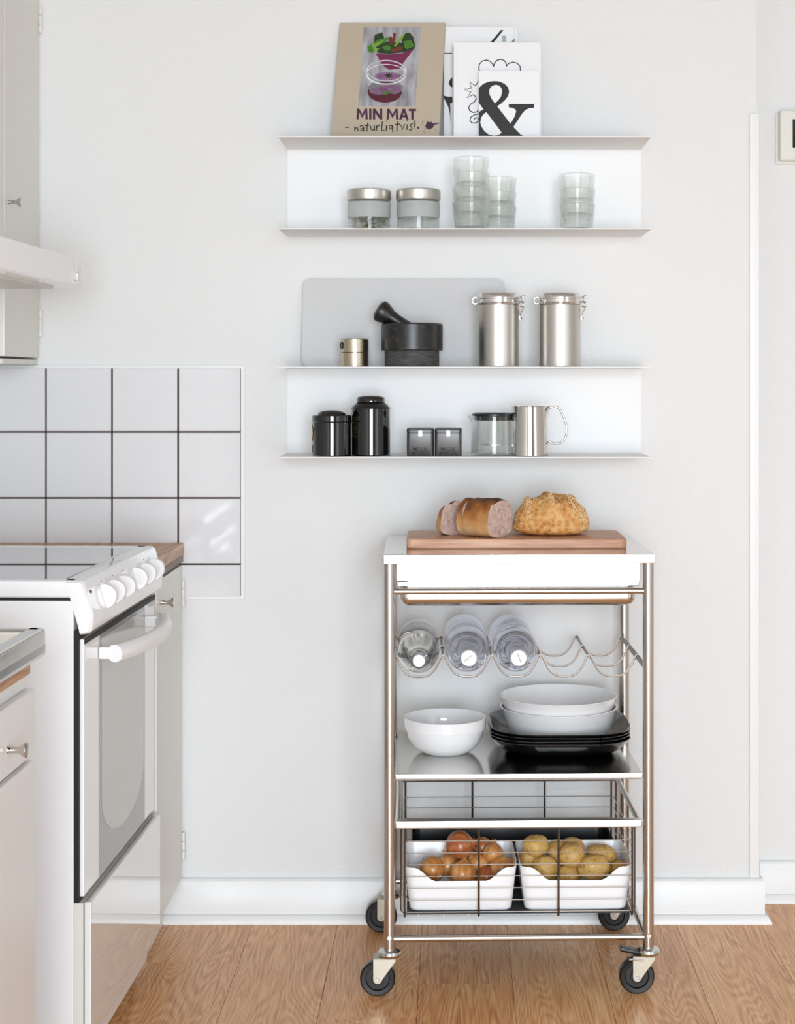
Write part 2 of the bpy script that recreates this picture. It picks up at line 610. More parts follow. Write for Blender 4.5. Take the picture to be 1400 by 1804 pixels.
mb.box(ROOM_X1, ROOM_X1 + 0.1, y0, y1, -0.05, z0).box(ROOM_X1, ROOM_X1 + 0.1, y0, y1, z1, ROOM_Z1)
struct(mb.build('wall_right', G['wall_paint'], smooth=0))


def window_frame(name, M, w, h):
    """frame in local xz, centred, with one mullion"""
    o = MB()
    t = 0.05
    o.box(-w / 2, -w / 2 + t, -0.03, 0.03, -h / 2, h / 2, M=M).box(w / 2 - t, w / 2, -0.03, 0.03, -h / 2, h / 2, M=M)
    o.box(-w / 2 + t, w / 2 - t, -0.03, 0.03, -h / 2, -h / 2 + t, M=M).box(-w / 2 + t, w / 2 - t, -0.03, 0.03, h / 2 - t, h / 2, M=M)
    root = struct(o.build(name, G['trim_paint']))
    MB().box(-0.035, 0.035, -0.028, 0.028, -h / 2 + t, h / 2 - t, M=M).build('mullion', G['trim_paint'], root)
    return root


x0, x1, z0, z1 = WIN1
window_frame('window_1', Matrix.Translation(((x0 + x1) / 2, ROOM_Y0 - 0.05, (z0 + z1) / 2)), x1 - x0, z1 - z0)
y0, y1, z0, z1 = FILL_WIN
window_frame('fill_window', Matrix.Translation((ROOM_X1 + 0.05, (y0 + y1) / 2, (z0 + z1) / 2)) @ Matrix.Rotation(PI / 2, 4, 'Z'), y1 - y0, z1 - z0)  # frame of the window added for fill light


# baseboards: board with a rounded top bead and a quarter shoe
def baseboard(name, x0, x1, Y, ret=False, zt=0.098):
    body = [(0, 0.0), (0, zt - 0.004), (-0.004, zt), (-0.011, zt), (-0.014, zt - 0.004), (-0.014, zt - 0.010), (-0.016, zt - 0.013), (-0.016, 0.0)]
    shoe = [(-0.016, 0.0), (-0.016, 0.019), (-0.021, 0.0185), (-0.030, 0.004), (-0.030, 0.0)]

    def run(prof, e):
        mb = MB()
        n = len(prof)
        if not ret:
            vs = [(x0, Y + a, b) for a, b in prof] + [(x1, Y + a, b) for a, b in prof]
            fs = [(i, (i + 1) % n, (i + 1) % n + n, i + n) for i in range(n)] + [tuple(range(n)), tuple(range(2 * n - 1, n - 1, -1))]
        else:
            vs = [(x0, Y + a, b) for a, b in prof] + [(x1 - a, Y + a, b) for a, b in prof] + [(x1 - a, RECESS_Y - 0.0, b) for a, b in prof]
            fs = [(i + j * n, (i + 1) % n + j * n, (i + 1) % n + (j + 1) * n, i + (j + 1) * n) for i in range(n) for j in (0, 1)]
            fs += [tuple(range(n)), tuple(range(3 * n - 1, 2 * n - 1, -1))]
        return mb.add(vs, fs)
    root = struct(run(body, 0).build(name, G['trim_paint'], smooth=35))
    run(shoe, 1).build('shoe_moulding', G['trim_paint'], root, smooth=35)
    return root


baseboard('baseboard_back', -0.66, CORNER_X, 0.0, True)
baseboard('baseboard_recess', CORNER_X + 0.032, ROOM_X1, RECESS_Y, False, 0.094)
# corner guard on the outside corner
zt = atz(200, 0)
mb = MB().box(CORNER_X - 0.017, CORNER_X + 0.006, -0.006, 0, 0.098, zt, 0.002, 2).box(CORNER_X, CORNER_X + 0.006, 0, 0.026, 0.098, zt, 0.002, 2)
struct(mb.build('trim_1', G['trim_paint']))

# wall tiles behind the stove: one object for each tile, dark joints between them
TX = [-1.2345, -1.2184, -1.0695, -0.9206, -0.7717, -0.6226, -0.4808]
TZ = [0.7322, 0.8068, 0.956, 1.1048, 1.2508]
MB().box(ROOM_X0 + 0.0005, -0.473, -0.004, 0.0, TZ[1] - 0.001, 1.2555, 0.001, 1).box(-0.6226, -0.473, -0.004, 0.0, TZ[0] - 0.006, TZ[1] - 0.001, 0.001, 1).build('tile_bed', G['trim_paint'], wall_back)
MB().box(ROOM_X0 + 0.001, TX[6] - 0.001, -0.0055, -0.004, TZ[1], TZ[4] - 0.003).box(TX[5] - 0.002, TX[6] - 0.001, -0.0055, -0.004, TZ[0] + 0.003, TZ[1]).build('grout', G['grout'], wall_back)
rnd = random.Random(2)
tile_cache = {}
for i in range(6):
    for j in range(4):
        if j == 0 and i != 5:
            continue
        w, h = TX[i + 1] - TX[i] - 0.0036, TZ[j + 1] - TZ[j] - 0.0036
        key = (round(w, 4), round(h, 4))
        if key not in tile_cache:
            me = bpy.data.meshes.new('tile')
            mb = MB().box(-w / 2, w / 2, -0.0045, 0.0015, -h / 2, h / 2, 0.0012, 2)
            me.from_pydata(mb.v, [], mb.f)
            finish(me, G['tile_glaze'], 0)
            tile_cache[key] = me
        o = link('tile', tile_cache[key], wall_back, ((TX[i] + TX[i + 1]) / 2, -0.0052, (TZ[j] + TZ[j + 1]) / 2))
        o.rotation_euler = (rnd.uniform(-0.0008, 0.0008), 0, rnd.uniform(-0.0008, 0.0008))

# ================================================================== KITCHEN RUN ON THE LEFT


def knob_mb(p, axis=(1, 0, 0), s=1.0):
    d = Vector(axis).normalized()
    M = Matrix.Translation(p) @ d.to_track_quat('Z', 'Y').to_matrix().to_4x4() @ Matrix.Scale(s, 4)
    return MB().lathe([(0, 0), (0.0052, 0), (0.0046, 0.002), (0.0042, 0.013), (0.0052, 0.017), (0.0095, 0.0225), (0.0108, 0.0245), (0.0108, 0.0265), (0.0098, 0.0275), (0, 0.0278)], 20, M)


def hinge_mb(x, y, z, h=0.05):
    mb = MB()
    for i in range(3):
        a = z - h / 2 + i * h / 3
        mb.cyl((x, y, a + 0.0006), (x, y, a + h / 3 - 0.0006), 0.0042, 10, 0.0008)
    return mb.cyl((x, y, z - h / 2), (x, y, z + h / 2), 0.0022, 8)


# base cabinet between stove and tiled wall
FX = -0.6136
cab = thing('base_cabinet', 'narrow white base cabinet under the wooden worktop between stove and tiled wall', 'cabinet', (FX, -0.17, 0))
MB().box(-0.6, -0.02, -0.163, 0.158, 0.094, 0.812).build('body', G['cabinet_paint'], cab)
MB().box(-0.59, -0.04, -0.163, 0.14, 0.0, 0.094).build('plinth', G['cabinet_white'], cab)
door = MB().box(-0.02, 0, -0.163, 0.157, 0.096, 0.806, 0.0025, 2).build('door', G['cabinet_paint'], cab)
knob_mb((0, -0.115, 0.757)).build('knob', G['chrome'], door)
for z in (0.742, 0.172):
    hinge_mb(0.0035, 0.158, z, 0.062).build('hinge', G['cabinet_paint'], door)

wt = thing('worktop', 'oak worktop on the narrow cabinet between stove and tiled wall', 'worktop', (-0.92, -0.17, 0.8125))
MB().box(-0.312, 0.311, -0.168, 0.160, 0.0155, 0.0431, 0.003, 2).build('top', G['worktop_oak'], wt)
MB().box(-0.312, 0.3095, -0.168, 0.160, 0.0, 0.0153, 0.001, 1).build('lower_edge', G['worktop_edge_dark'], wt)

# stove
st = thing('stove', 'white electric stove with knobs, glass hob and curved oven handle', 'stove', (-0.6225, -0.65, 0), (0, 0, R(-1.5)))
MB().box(-0.575, -0.0165, -0.3, 0.3, 0.03, 0.848, 0.003, 2).build('body', G['enamel_white'], st)
MB().box(-0.57, -0.012, -0.296, 0.296, 0.846, 0.8525).build('top_gap', G['black_gap'], st)
MB().box(-0.55, -0.06, -0.27, 0.27, 0.0, 0.034).build('plinth', G['plastic_cream'], st)
# rim round the hob: frame with a slightly sunk glass plate
rim = MB()
zt, zb = 0.8826, 0.8525
rim.box(-0.575, -0.012, -0.3, -0.266, zb, zt, 0.006, 3).box(-0.575, -0.012, 0.272, 0.3, zb, zt, 0.006, 3)
rim.box(-0.038, 0.0, -0.298, 0.298, zb, zt, 0.006, 3).box(-0.575, -0.545, -0.298, 0.298, zb, zt, 0.006, 3)
rim.box(-0.56, -0.02, -0.29, 0.29, zb, zt - 0.004)
rim.build('hob_rim', G['enamel_white'], st)
MB().box(-0.545, -0.040, -0.264, 0.270, zt - 0.006, zt - 0.0015, 0.0012, 1).build('hob_glass', G['hob_glass'], st)
# control panel
prof = [(-0.03, 0.8815), (-0.006, 0.8815), (0.001, 0.878), (0.016, 0.828), (0.017, 0.820), (0.014, 0.797), (0.009, 0.792), (-0.006, 0.790), (-0.008, 0.80)]
mb = MB()
n = len(prof)
ys = [(-0.301, 0.004), (-0.296, 0.0), (0.296, 0.0), (0.301, 0.004)]
vs, fs = [], []
for yy, ins in ys:
    cx = sum(p[0] for p in prof) / n; cz = sum(p[1] for p in prof) / n
    vs += [(a - ins * (1 if a > 0 else 0), yy, b + ins * 0.6 * (1 if b < cz else -1)) for a, b in prof]
for j in range(3):
    fs += [(i + j * n, (i + 1) % n + j * n, (i + 1) % n + (j + 1) * n, i + (j + 1) * n) for i in range(n)]
fs += [tuple(range(n)), tuple(range(4 * n - 1, 3 * n - 1, -1))]
panel = mb.add(vs, fs).build('control_panel', G['enamel_white'], st, smooth=35)
# knobs on the sloping face
pn = Vector((0.050, 0, 0.015)).normalized()
pq = pn.to_track_quat('Z', 'Y').to_matrix().to_4x4()
knob = None
for i, yy in enumerate((-0.212, -0.142, -0.062, 0.048, 0.128, 0.208)):
    p = Vector((0.0111, yy, 0.8475 - 0.004)) - pn * 0.0005
    M = Matrix.Translation(p) @ pq
    mb = MB().lathe([(0, 0), (0.0225, 0), (0.0225, 0.003), (0.021, 0.006), (0, 0.0065)], 28, M)
    # half-moon grip standing on the dial
    grip = [(-0.021, 0)] + [(0.021 * math.cos(a), 0.023 * math.sin(a)) for a in [PI - k * PI / 14 for k in range(1, 14)]] + [(0.021, 0)]
    rotg = Matrix.Rotation(R(90 + (12 if i == 2 else 0)), 4, 'Z')
    mb.prism(grip, -0.0065, 0.0065, M @ Matrix.Translation((0, 0, 0.005)) @ rotg)
    k = mb.build('knob', G['plastic_white'], st, smooth=35)
M = Matrix.Translation(Vector((0.0058, -0.272, 0.8605))) @ pq
MB().lathe([(0, 0), (0.0036, 0), (0.003, 0.0015), (0, 0.002)], 12, M @ Matrix.Diagonal((2.0, 1, 1, 1))).build('indicator_lamp', G['lamp_red'], st)
for yy in (-0.185, -0.15, -0.10, -0.02, 0.17, 0.215):
    M = Matrix.Translation(Vector((0.0038, yy, 0.868))) @ pq
    MB().box(-0.002, 0.002, -0.001, 0.001, 0, 0.0006, M=M).build('scale_mark', G['ink_grey'], panel)
# oven door
MB().box(-0.0165, -0.0082, -0.2985, 0.2985, 0.334, 0.797).build('door_gap', G['black_gap'], st)
door = MB().box(-0.0082, 0.0, -0.293, 0.295, 0.343, 0.782, 0.002, 2).build('oven_door', G['enamel_white'], st)
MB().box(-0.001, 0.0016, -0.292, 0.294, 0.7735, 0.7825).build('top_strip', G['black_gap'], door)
MB().box(-0.0005, 0.0012, -0.185, 0.195, 0.345, 0.773, 0.0006, 1).build('glass_panel', G['oven_glass_grey'], door)
w0, w1, zb, zm = -0.165, 0.18, 0.392, 0.47
pts = [(w1, 0.765), (w0, 0.765), (w0, zm)]
for k in range(1, 20):
    a = PI + k * PI / 20
    pts.append(((w0 + w1) / 2 + (w1 - w0) / 2 * math.cos(a), zm + (zm - zb) * math.sin(a)))
pts.append((w1, zm))
MB().prism(pts, 0, 0.0009, Matrix.Translation((0.0019, 0, 0)) @ Matrix.Rotation(PI / 2, 4, 'Z')).build('glass_window', G['oven_glass_reflection'], door)
# handle: bowed bar on two brackets
hp = []
for k in range(25):
    t = -1 + 2 * k / 24
    hp.append((0.030 + 0.034 * (1 - t * t), 0.012 + 0.208 * t, 0.742))
hd = MB().tube(hp, 0.0155, 18).build('handle', G['plastic_white'], st)
for yy in (-0.180, 0.204):
    MB().box(0.0005, 0.034, yy - 0.013, yy + 0.013, 0.731, 0.753, 0.003, 2).build('bracket', G['plastic_white'], hd)
# drawer
MB().box(-0.0165, -0.001, -0.298, 0.298, 0.095, 0.3335).build('drawer_rail', G['plastic_cream'], st)
MB().box(0.0, 0.012, -0.293, 0.295, 0.097, 0.334, 0.002, 2).build('drawer', G['enamel_gloss'], st)

# sink unit nearer to the camera
sk = thing('sink_unit', 'white sink cabinet with steel sink top at the left edge', 'sink', (-0.626, -1.33, 0), (0, 0, R(-1.0)))
MB().box(-0.58, -0.004, -0.6, 0, 0.09, 0.793).build('body', G['cabinet_white'], sk)
MB().box(-0.56, -0.05, -0.6, -0.002, 0.0, 0.09).build('plinth', G['cabinet_white'], sk)
MB().box(-0.58, 0.004, -0.6, -0.012, 0.7935, 0.817, 0.001, 1).build('wood_strip', G['worktop_oak'], sk)
dr = MB().box(-0.004, 0.010, -0.43, -0.006, 0.674, 0.772, 0.0045, 3).build('drawer', G['cabinet_white'], sk)
knob_mb((0.010, -0.152, 0.712)).build('knob', G['chrome'], dr)
MB().box(-0.004, 0.010, -0.43, -0.006, 0.10, 0.666, 0.0045, 3).build('door', G['cabinet_white'], sk)
MB().box(-0.004, 0.010, -0.598, -0.436, 0.10, 0.772, 0.0045, 3).build('door', G['cabinet_white'], sk)
top = MB()
top.box(-0.58, 0.023, -0.6, 0.004, 0.818, 0.838, 0.003, 2)
top.box(-0.004, 0.023, -0.6, 0.004, 0.818, 0.859, 0.006, 3).box(-0.58, 0.02, -0.022, 0.004, 0.818, 0.859, 0.006, 3)
top.build('steel_top', G['steel_plate'], sk)

# wall cabinets
uc = thing('wall_cabinet', 'cream wall cabinet with knob and exposed hinges in the corner above the tiles', 'cabinet', (-0.937, -0.15, 1.262))
MB().box(-0.296, -0.02, -0.146, 0.1485, 0.012, 1.286).build('body', G['cabinet_paint'], uc)
MB().box(-0.296, -0.004, -0.146, 0.1485, -0.006, 0.006, 0.001, 1).build('bottom_board', G['plastic_cream'], uc)
door = MB().box(-0.02, 0, -0.148, 0.146, 0.010, 1.28, 0.0025, 2).build('door', G['cabinet_paint'], uc)
knob_mb((0, -0.118, atz(356, -0.27) - 1.262)).build('knob', G['chrome'], door)
for py in (35, 570):
    hinge_mb(0.0035, 0.1445, atz(py, -0.004) - 1.262, 0.062).build('hinge', G['cabinet_paint'], door)
uc2 = thing('wall_cabinet', 'cream wall cabinet above the cooker hood at the left edge', 'cabinet', (-0.937, -0.63, 1.48))
MB().box(-0.296, -0.02, -0.325, 0.325, 0.0, 1.068).build('body', G['cabinet_paint'], uc2)
MB().box(-0.02, 0, -0.325, -0.003, 0.002, 1.06, 0.0025, 2).build('door', G['cabinet_paint'], uc2)
MB().box(-0.02, 0, 0.003, 0.325, 0.002, 1.06, 0.0025, 2).build('door', G['cabinet_paint'], uc2)

# cooker hood
hd = thing('cooker_hood', 'white slim cooker hood jutting out under the wall cabinets', 'cooker hood', (-0.766, -0.645, 1.411), (0, 0, R(-0.6)))
poly = rrect(-0.46, 0.0, -0.36, 0.3, (0.002, 0.002, 0.016, 0.002), 6)
mb = MB()
n = len(poly)
vs = []
for zz, ins in ((0.0, 0.004), (0.004, 0.0), (0.052, 0.0), (0.058, 0.003), (0.059, 0.010)):
    for a, b in poly:
        q = Vector((a + 0.2, b, 0))
        vs.append((a - ins * (1 if a > -0.2 else -1), b - ins * (1 if b > 0 else -1), zz))
fs = [(i + j * n, (i + 1) % n + j * n, (i + 1) % n + (j + 1) * n, i + (j + 1) * n) for j in range(4) for i in range(n)]
top_f = tuple(range(4 * n, 5 * n))
fs += [top_f]
tri = tessellate_polygon([[Vector((vs[i][0], vs[i][1], 0)) for i in range(n)]])
fs += [tuple(t) for t in tri]
mb.add(vs, fs).build('body', G['enamel_white'], hd, smooth=35)
MB().box(-0.40, -0.045, -0.27, 0.235, -0.004, 0.001, 0.001, 1).build('filter_panel', G['cabinet_paint'], hd)
MB().box(-0.0, 0.0012, 0.215, 0.288, 0.006, 0.052, 0.0005, 1).build('end_plate', G['enamel_white'], hd)
MB().box(0.0012, 0.005, 0.232, 0.252, 0.014, 0.028, 0.001, 1).build('switch', G['plastic_white'], hd)
MB().box(0.0012, 0.003, 0.232, 0.252, 0.029, 0.043, 0.001, 1).build('switch', G['plastic_white'], hd)
for yy, zz in ((0.265, 0.036), (0.267, 0.012), (0.225, 0.012)):
    MB().box(0.001, 0.0016, yy - 0.0012, yy + 0.0012, zz - 0.0012, zz + 0.0012).build('mark', G['ink_grey'], hd)

# wall box at the right edge
p = at(1365, 290, RECESS_Y)
wb = thing('wall_thermostat', 'cream wall thermostat with a black display at the right edge', 'thermostat', (p.x, RECESS_Y, p.z))
W, H = 0.20, 0.124
MB().box(0, W, -0.006, 0, 0, H - 0.004, 0.001, 1).build('back_plate', G['plastic_cream'], wb)
MB().box(0.006, W - 0.006, -0.03, -0.006, 0.006, H, 0.004, 3).build('case', G['plastic_cream'], wb)
MB().box(0.035, W - 0.035, -0.0312, -0.0302, 0.036, H - 0.022, 0.0004, 1).build('display', G['black_gloss'], wb)

# ================================================================== WALL SHELVES
SX0, SX1, SD, ST = -0.3774, 0.4223, 0.20, 0.003


def wall_shelf(z0, z1, label):
    """folded sheet: back panel with a ledge at top and bottom; z0, z1 = upper faces of the lower and upper ledge"""
    r = thing('wall_shelf', label, 'shelf', ((SX0 + SX1) / 2, 0, z0), group='folded metal wall shelves')
    w = (SX1 - SX0) / 2
    h = z1 - z0
    MB().box(-w, w, -0.003, 0, 0, h - ST, 0.0008, 1).build('back_panel', G['shelf_white'], r)
    MB().box(-w, w, -SD, 0, -ST, 0, 0.0008, 1).build('ledge', G['shelf_white'], r)
    MB().box(-w, w, -SD, 0, h - ST, h, 0.0008, 1).build('ledge', G['shelf_white'], r)
    return r


S1T, S1B, S2T, S2B = 1.7455, 1.548, 1.251, 1.0575
wall_shelf(S1B, S1T, 'upper white folded metal wall shelf carrying books and glasses')
wall_shelf(S2B, S2T, 'lower white folded metal wall shelf carrying canisters and tins')

# ------------------------------------------------------------------ books


def book(name, label, w, h, t, loc, lean, yaw, roll, cover, cat='book', spine_left=True):
    r = thing(name, label, cat, loc, (R(-lean), R(roll), R(yaw)))
    r.rotation_mode = 'XYZ'
    c = 0.002
    MB().box(-w / 2, w / 2, 0, c, 0, h, 0.0006, 1).build('front_cover', cover, r)
    MB().box(-w / 2, w / 2, t - c, t, 0, h, 0.0006, 1).build('back_cover', cover, r)
    MB().box(-w / 2, -w / 2 + c, c, t - c, 0, h, 0.0003, 1).build('spine', cover, r)
    MB().box(-w / 2 + c, w / 2 - 0.003, c, t - c, 0.003, h - 0.003).build('pages', G['paper_pages'], r)
    return r


# beige cookbook
BW, BH, BT = 0.240, 0.283, 0.012
bk = book('cookbook', 'beige cookbook with salad bowl and jar photo leaning on upper shelf', BW, BH, BT, (atx(677.5, -0.088), -0.088, S1T + 0.0035), 13.0, -7.0, 1.4, G['cover_beige'])


def bkp(px, py):
    v = (241 - py) / 204.0
    u = (px - (583 + 14 * v)) / (191.0 - 3 * v)
    return ((u - 0.5) * BW, 0.021 + v * 0.2615)


def zk(x, y):
    return bkp(620 + x * 0.11085, 50 + y * 0.11085)


def flat(polys, name, m, parent, y0, conv=lambda a, b: (a, b), th=0.0002):
    mb = MB()
    for i, p in enumerate(polys):
        mb.prism([conv(a, b) for a, b in p], y0 - th, y0)
    return mb.build(name, m, parent, smooth=0)


def ell(cx, cy, rx, ry, k=28, a0=0, a1=2 * PI):
    return [(cx + rx * math.cos(a0 + (a1 - a0) * i / k), cy + ry * math.sin(a0 + (a1 - a0) * i / k)) for i in range(k)]


def ringpoly(cx, cy, rx, ry, t, k=36):
    """closed ring drawn as a strip of quads"""
    out = []
    for i in range(k):
        a, b = 2 * PI * i / k, 2 * PI * (i + 1) / k
        out.append([(cx + rx * math.cos(a), cy + ry * math.sin(a)), (cx + rx * math.cos(b), cy + ry * math.sin(b)),
                    (cx + (rx - t) * math.cos(b), cy + (ry - t) * math.sin(b)), (cx + (rx - t) * math.cos(a), cy + (ry - t) * math.sin(a))])
    return out


photo = flat([[bkp(639.6, 45.7), bkp(741.8, 45.7), bkp(731.8, 192.9), bkp(630.7, 192.9)]], 'cover_photo', G['print_grey'], bk, 0.0)
PH = photo
flat([[(370, 400), (560, 420), (800, 400), (1000, 310), (800, 590), (755, 660), (600, 680), (530, 640), (480, 590)]], 'printed_bowl', G['print_plum'], PH, -0.0003, zk)
flat([[(380, 290), (560, 200), (800, 230), (1000, 295), (980, 330), (820, 385), (600, 412), (400, 395)],
      [(790, 110), (850, 60), (920, 55), (975, 120), (1010, 290), (850, 360), (800, 250)],
      [(345, 180), (360, 90), (480, 45), (515, 150), (430, 200), (340, 210)]], 'printed_leaves', G['print_dark_green'], PH, -0.0005, zk)
flat([[(345, 215), (440, 160), (590, 130), (560, 190), (400, 290), (330, 300)],
      [(240, 290), (300, 250), (345, 330), (330, 395), (270, 390), (245, 340)],
      [(820, 200), (940, 180), (1000, 285), (860, 340), (830, 280)],
      [(480, 300), (560, 260), (620, 300), (600, 360), (520, 350)]], 'printed_leaves', G['print_green'], PH, -0.0007, zk)
flat([[(660, 290), (760, 130), (860, 55), (790, 180), (700, 285)], [(300, 270), (400, 225), (540, 160), (420, 260), (340, 310)],
      [(330, 320), (440, 320), (400, 350), (400, 390), (350, 350)]], 'printed_leaves', G['print_lime'], PH, -0.0008, zk)
flat([[(580, 160), (610, 110), (650, 150), (660, 50), (700, 70), (690, 180), (630, 270), (590, 240)],
      [(600, 350), (740, 290), (820, 300), (780, 360), (640, 385)]], 'printed_leaves', G['print_rust'], PH, -0.0010, zk)
flat([ell(520, 1050, 275, 180)], 'printed_jar', G['print_wine'], PH, -0.0004, zk)
flat([[(250, 960), (330, 900), (750, 900), (815, 960), (790, 1040), (680, 1090), (560, 1060), (420, 1100), (290, 1070)]], 'printed_jar', G['print_mid'], PH, -0.0006, zk)
flat([[(225, 790), (300, 860), (540, 925), (780, 870), (865, 790), (830, 920), (800, 1000), (260, 1000), (245, 920)]], 'printed_jar', G['print_pale'], PH, -0.0005, zk)
petal = []
for (cx, cy, rx, ry, kk) in ((575, 790, 215, 70, 26), (430, 1040, 130, 70, 18), (600, 1000, 180, 75, 22)):
    for i in range(kk):
        a = 2 * PI * i / kk
        q = 0.10
        petal.append([(cx + 0.25 * rx * math.cos(a - q), cy + 0.25 * ry * math.sin(a - q)), (cx + rx * math.cos(a - q * 0.7), cy + ry * math.sin(a - q * 0.7)),
                      (cx + rx * math.cos(a + q * 0.7), cy + ry * math.sin(a + q * 0.7)), (cx + 0.25 * rx * math.cos(a + q), cy + 0.25 * ry * math.sin(a + q))])
flat(petal, 'printed_flowers', G['print_violet'], PH, -0.0008, zk)
flat([ell(580, 775, 50, 35)], 'printed_flowers', G['print_dark_green'], PH, -0.0010, zk)
flat([[(470, 1095), (560, 1040), (615, 1035), (590, 1075), (520, 1105)]], 'printed_leaves', G['print_green'], PH, -0.0010, zk)
flat(ringpoly(545, 725, 330, 208, 20) + ringpoly(545, 700, 305, 175, 10) + ringpoly(540, 760, 325, 175, 12), 'printed_jar', G['print_white'], PH, -0.0011, zk)
# title and handwriting
def block(x0, x1, kind, z0=1508, z1=1330):
    """block capital drawn as polygons in cover coordinates"""
    w, h, t = x1 - x0, z0 - z1, 38
    if kind == 'I':
        return [[(x0, z0), (x0, z1), (x1, z1), (x1, z0)]]
    if kind == 'T':
        c = (x0 + x1) / 2
        return [[(x0, z1), (x1, z1), (x1, z1 + t), (x0, z1 + t)], [(c - t / 2, z1 + t), (c + t / 2, z1 + t), (c + t / 2, z0), (c - t / 2, z0)]]
    if kind == 'N':
        return [[(x0, z0), (x0, z1), (x0 + t, z1), (x0 + t, z0)], [(x1 - t, z0), (x1 - t, z1), (x1, z1), (x1, z0)], [(x0 + t, z1), (x0 + t, z1 + 70), (x1 - t, z0), (x1 - t, z0 - 70)]]
    if kind == 'M':
        c = (x0 + x1) / 2
        return [[(x0, z0), (x0 + 12, z1), (x0 + t + 8, z1), (x0 + t, z0)], [(x1 - t, z0), (x1 - t - 8, z1), (x1 - 12, z1), (x1, z0)],
                [(x0 + t + 8, z1), (x0 + t + 6, z1 + 60), (c, z0 - 20), (c, z0 - 85)], [(x1 - t - 8, z1), (c, z0 - 85), (c, z0 - 20), (x1 - t - 6, z1 + 60)]]
    if kind == 'A':
        c = (x0 + x1) / 2
        return [[(x0, z0), (c - 20, z1), (c + 20, z1), (c, z1 + 55), (x0 + t + 4, z0)], [(x1, z0), (x1 - t - 4, z0), (c, z1 + 55), (c + 20, z1)],
                [(c - 32, z0 - 72), (c + 32, z0 - 72), (c + 45, z0 - 38), (c - 45, z0 - 38)]]


title = []
for x0_, x1_, kd in ((62, 248, 'M'), (268, 306, 'I'), (328, 480, 'N'), (548, 738, 'M'), (748, 905, 'A'), (905, 1022, 'T')):
    title += block(x0_, x1_, kd)
flat(title, 'title_lettering', G['ink_purple'], bk, -0.0001, zk)
HW = [[(-112, 1645), (-62, 1640)],
      [(35, 1640), (40, 1705)], [(38, 1672), (62, 1645), (84, 1655), (88, 1700)],
      [(120, 1625), (160, 1608), (178, 1640), (182, 1700)], [(180, 1655), (140, 1662), (132, 1688), (160, 1698), (182, 1675)],
      [(248, 1565), (236, 1640), (230, 1705)], [(205, 1612), (270, 1606)],
      [(290, 1620), (296, 1670), (320, 1690), (350, 1660), (352, 1615)], [(352, 1640), (356, 1690)],
      [(385, 1610), (388, 1690)], [(387, 1650), (410, 1618), (438, 1606)],
      [(482, 1548), (472, 1640), (470, 1692), (510, 1690)],
      [(548, 1608), (542, 1690)], [(546, 1536), (548, 1540)],
      [(640, 1615), (600, 1605), (588, 1640), (605, 1670), (640, 1645), (642, 1610)], [(642, 1612), (648, 1715)],
      [(728, 1545), (716, 1630), (715, 1700)], [(690, 1592), (760, 1584)],
      [(780, 1600), (800, 1675), (838, 1590)],
      [(880, 1595), (876, 1672)], [(878, 1522), (880, 1527)],
      [(968, 1572), (930, 1592), (936, 1622), (958, 1645), (940, 1678), (915, 1680)],
      [(1002, 1525), (996, 1630)], [(1003, 1660), (1005, 1664)]]
mb = MB()
for s in HW:
    mb.ribbon([zk(a, b) for a, b in s], 0.0022, -0.0001)
mb.build('handwriting', G['ink_black'], bk, smooth=0)
rr = random.Random(8)


def fc(x, y):
    return bkp(480 + x * 0.3571, 20 + y * 0.3571)


spl = []
for i in range(28):
    a = 2 * PI * i / 28
    rad = 21 * (1 + rr.uniform(-0.18, 0.2))
    spl.append((775 + rad * math.cos(a), 582 + rad * 0.95 * math.sin(a)))
polys = [spl, ell(720, 594, 6, 6, 10), [(790, 572), (828, 566), (828, 570), (794, 580)]]
for i in range(16):
    a, d = rr.uniform(0, 2 * PI), rr.uniform(27, 44)
    polys.append(ell(775 + d * math.cos(a), 582 + d * math.sin(a), rr.uniform(1, 3), rr.uniform(1, 3), 7))
flat(polys, 'ink_splash', G['ink_purple'], bk, -0.0001, fc)

# two white picture books behind
bA = book('picture_book', 'white book mostly hidden, rearmost beside the beige cookbook', 0.150, 0.268, 0.012, (atx(912, -0.02) - 0.075, -0.033, S1T + 0.001), 4.0, 0, 0, G['paper_white'])
bB = book('picture_book', 'white book with black spoon photo behind the line-art book', 0.156, 0.269, 0.014, (atx(905, -0.05) - 0.078, -0.060, S1T + 0.001), 6.0, 0, 0, G['paper_white'])


def c2(parent_obj, w, Yv, ztop_py, h):
    """second crop coordinates to book-local xz"""
    cxw = parent_obj.location.x

    def f(a, b):
        px, py = 780 + a * 0.12857, 40 + b * 0.12857
        return (atx(px, Yv) - cxw, (atz(py, Yv) - parent_obj.location.z) / 0.995)
    return f


f2 = c2(bB, 0.2, -0.045, 50, 0.269)
flat([[(795, 85), (832, 85), (640, 330), (655, 362), (378, 360), (410, 330), (460, 302), (520, 300), (580, 315), (605, 312)]], 'printed_spoon', G['ink_black'], bB, 0, f2)
flat([[(980, 200), (985, 235), (900, 360), (860, 372), (800, 365), (850, 320), (900, 305)]], 'printed_shade', G['print_mid'], bB, 0, f2)
flat([[(808 + i * 16, 165 + j * 17), (820 + i * 16, 165 + j * 17), (820 + i * 16, 178 + j * 17), (808 + i * 16, 178 + j * 17)] for i in range(4) for j in range(5)], 'printed_grid', G['print_mid'], bB, 0, f2)
flat([[(10, 405), (130, 405), (130, 418), (10, 418)]], 'printed_line', G['ink_black'], bB, 0, f2)
flat([[(130, 745), (95, 780), (78, 830), (100, 870), (130, 890)]], 'printed_spot', G['ink_black'], bB, 0, f2)
flat([[(0, 1000), (60, 1015), (130, 1020), (130, 1100), (100, 1110), (108, 1400), (95, 1250), (70, 1150), (20, 1050)]], 'printed_curve', G['ink_black'], bB, 0, f2)

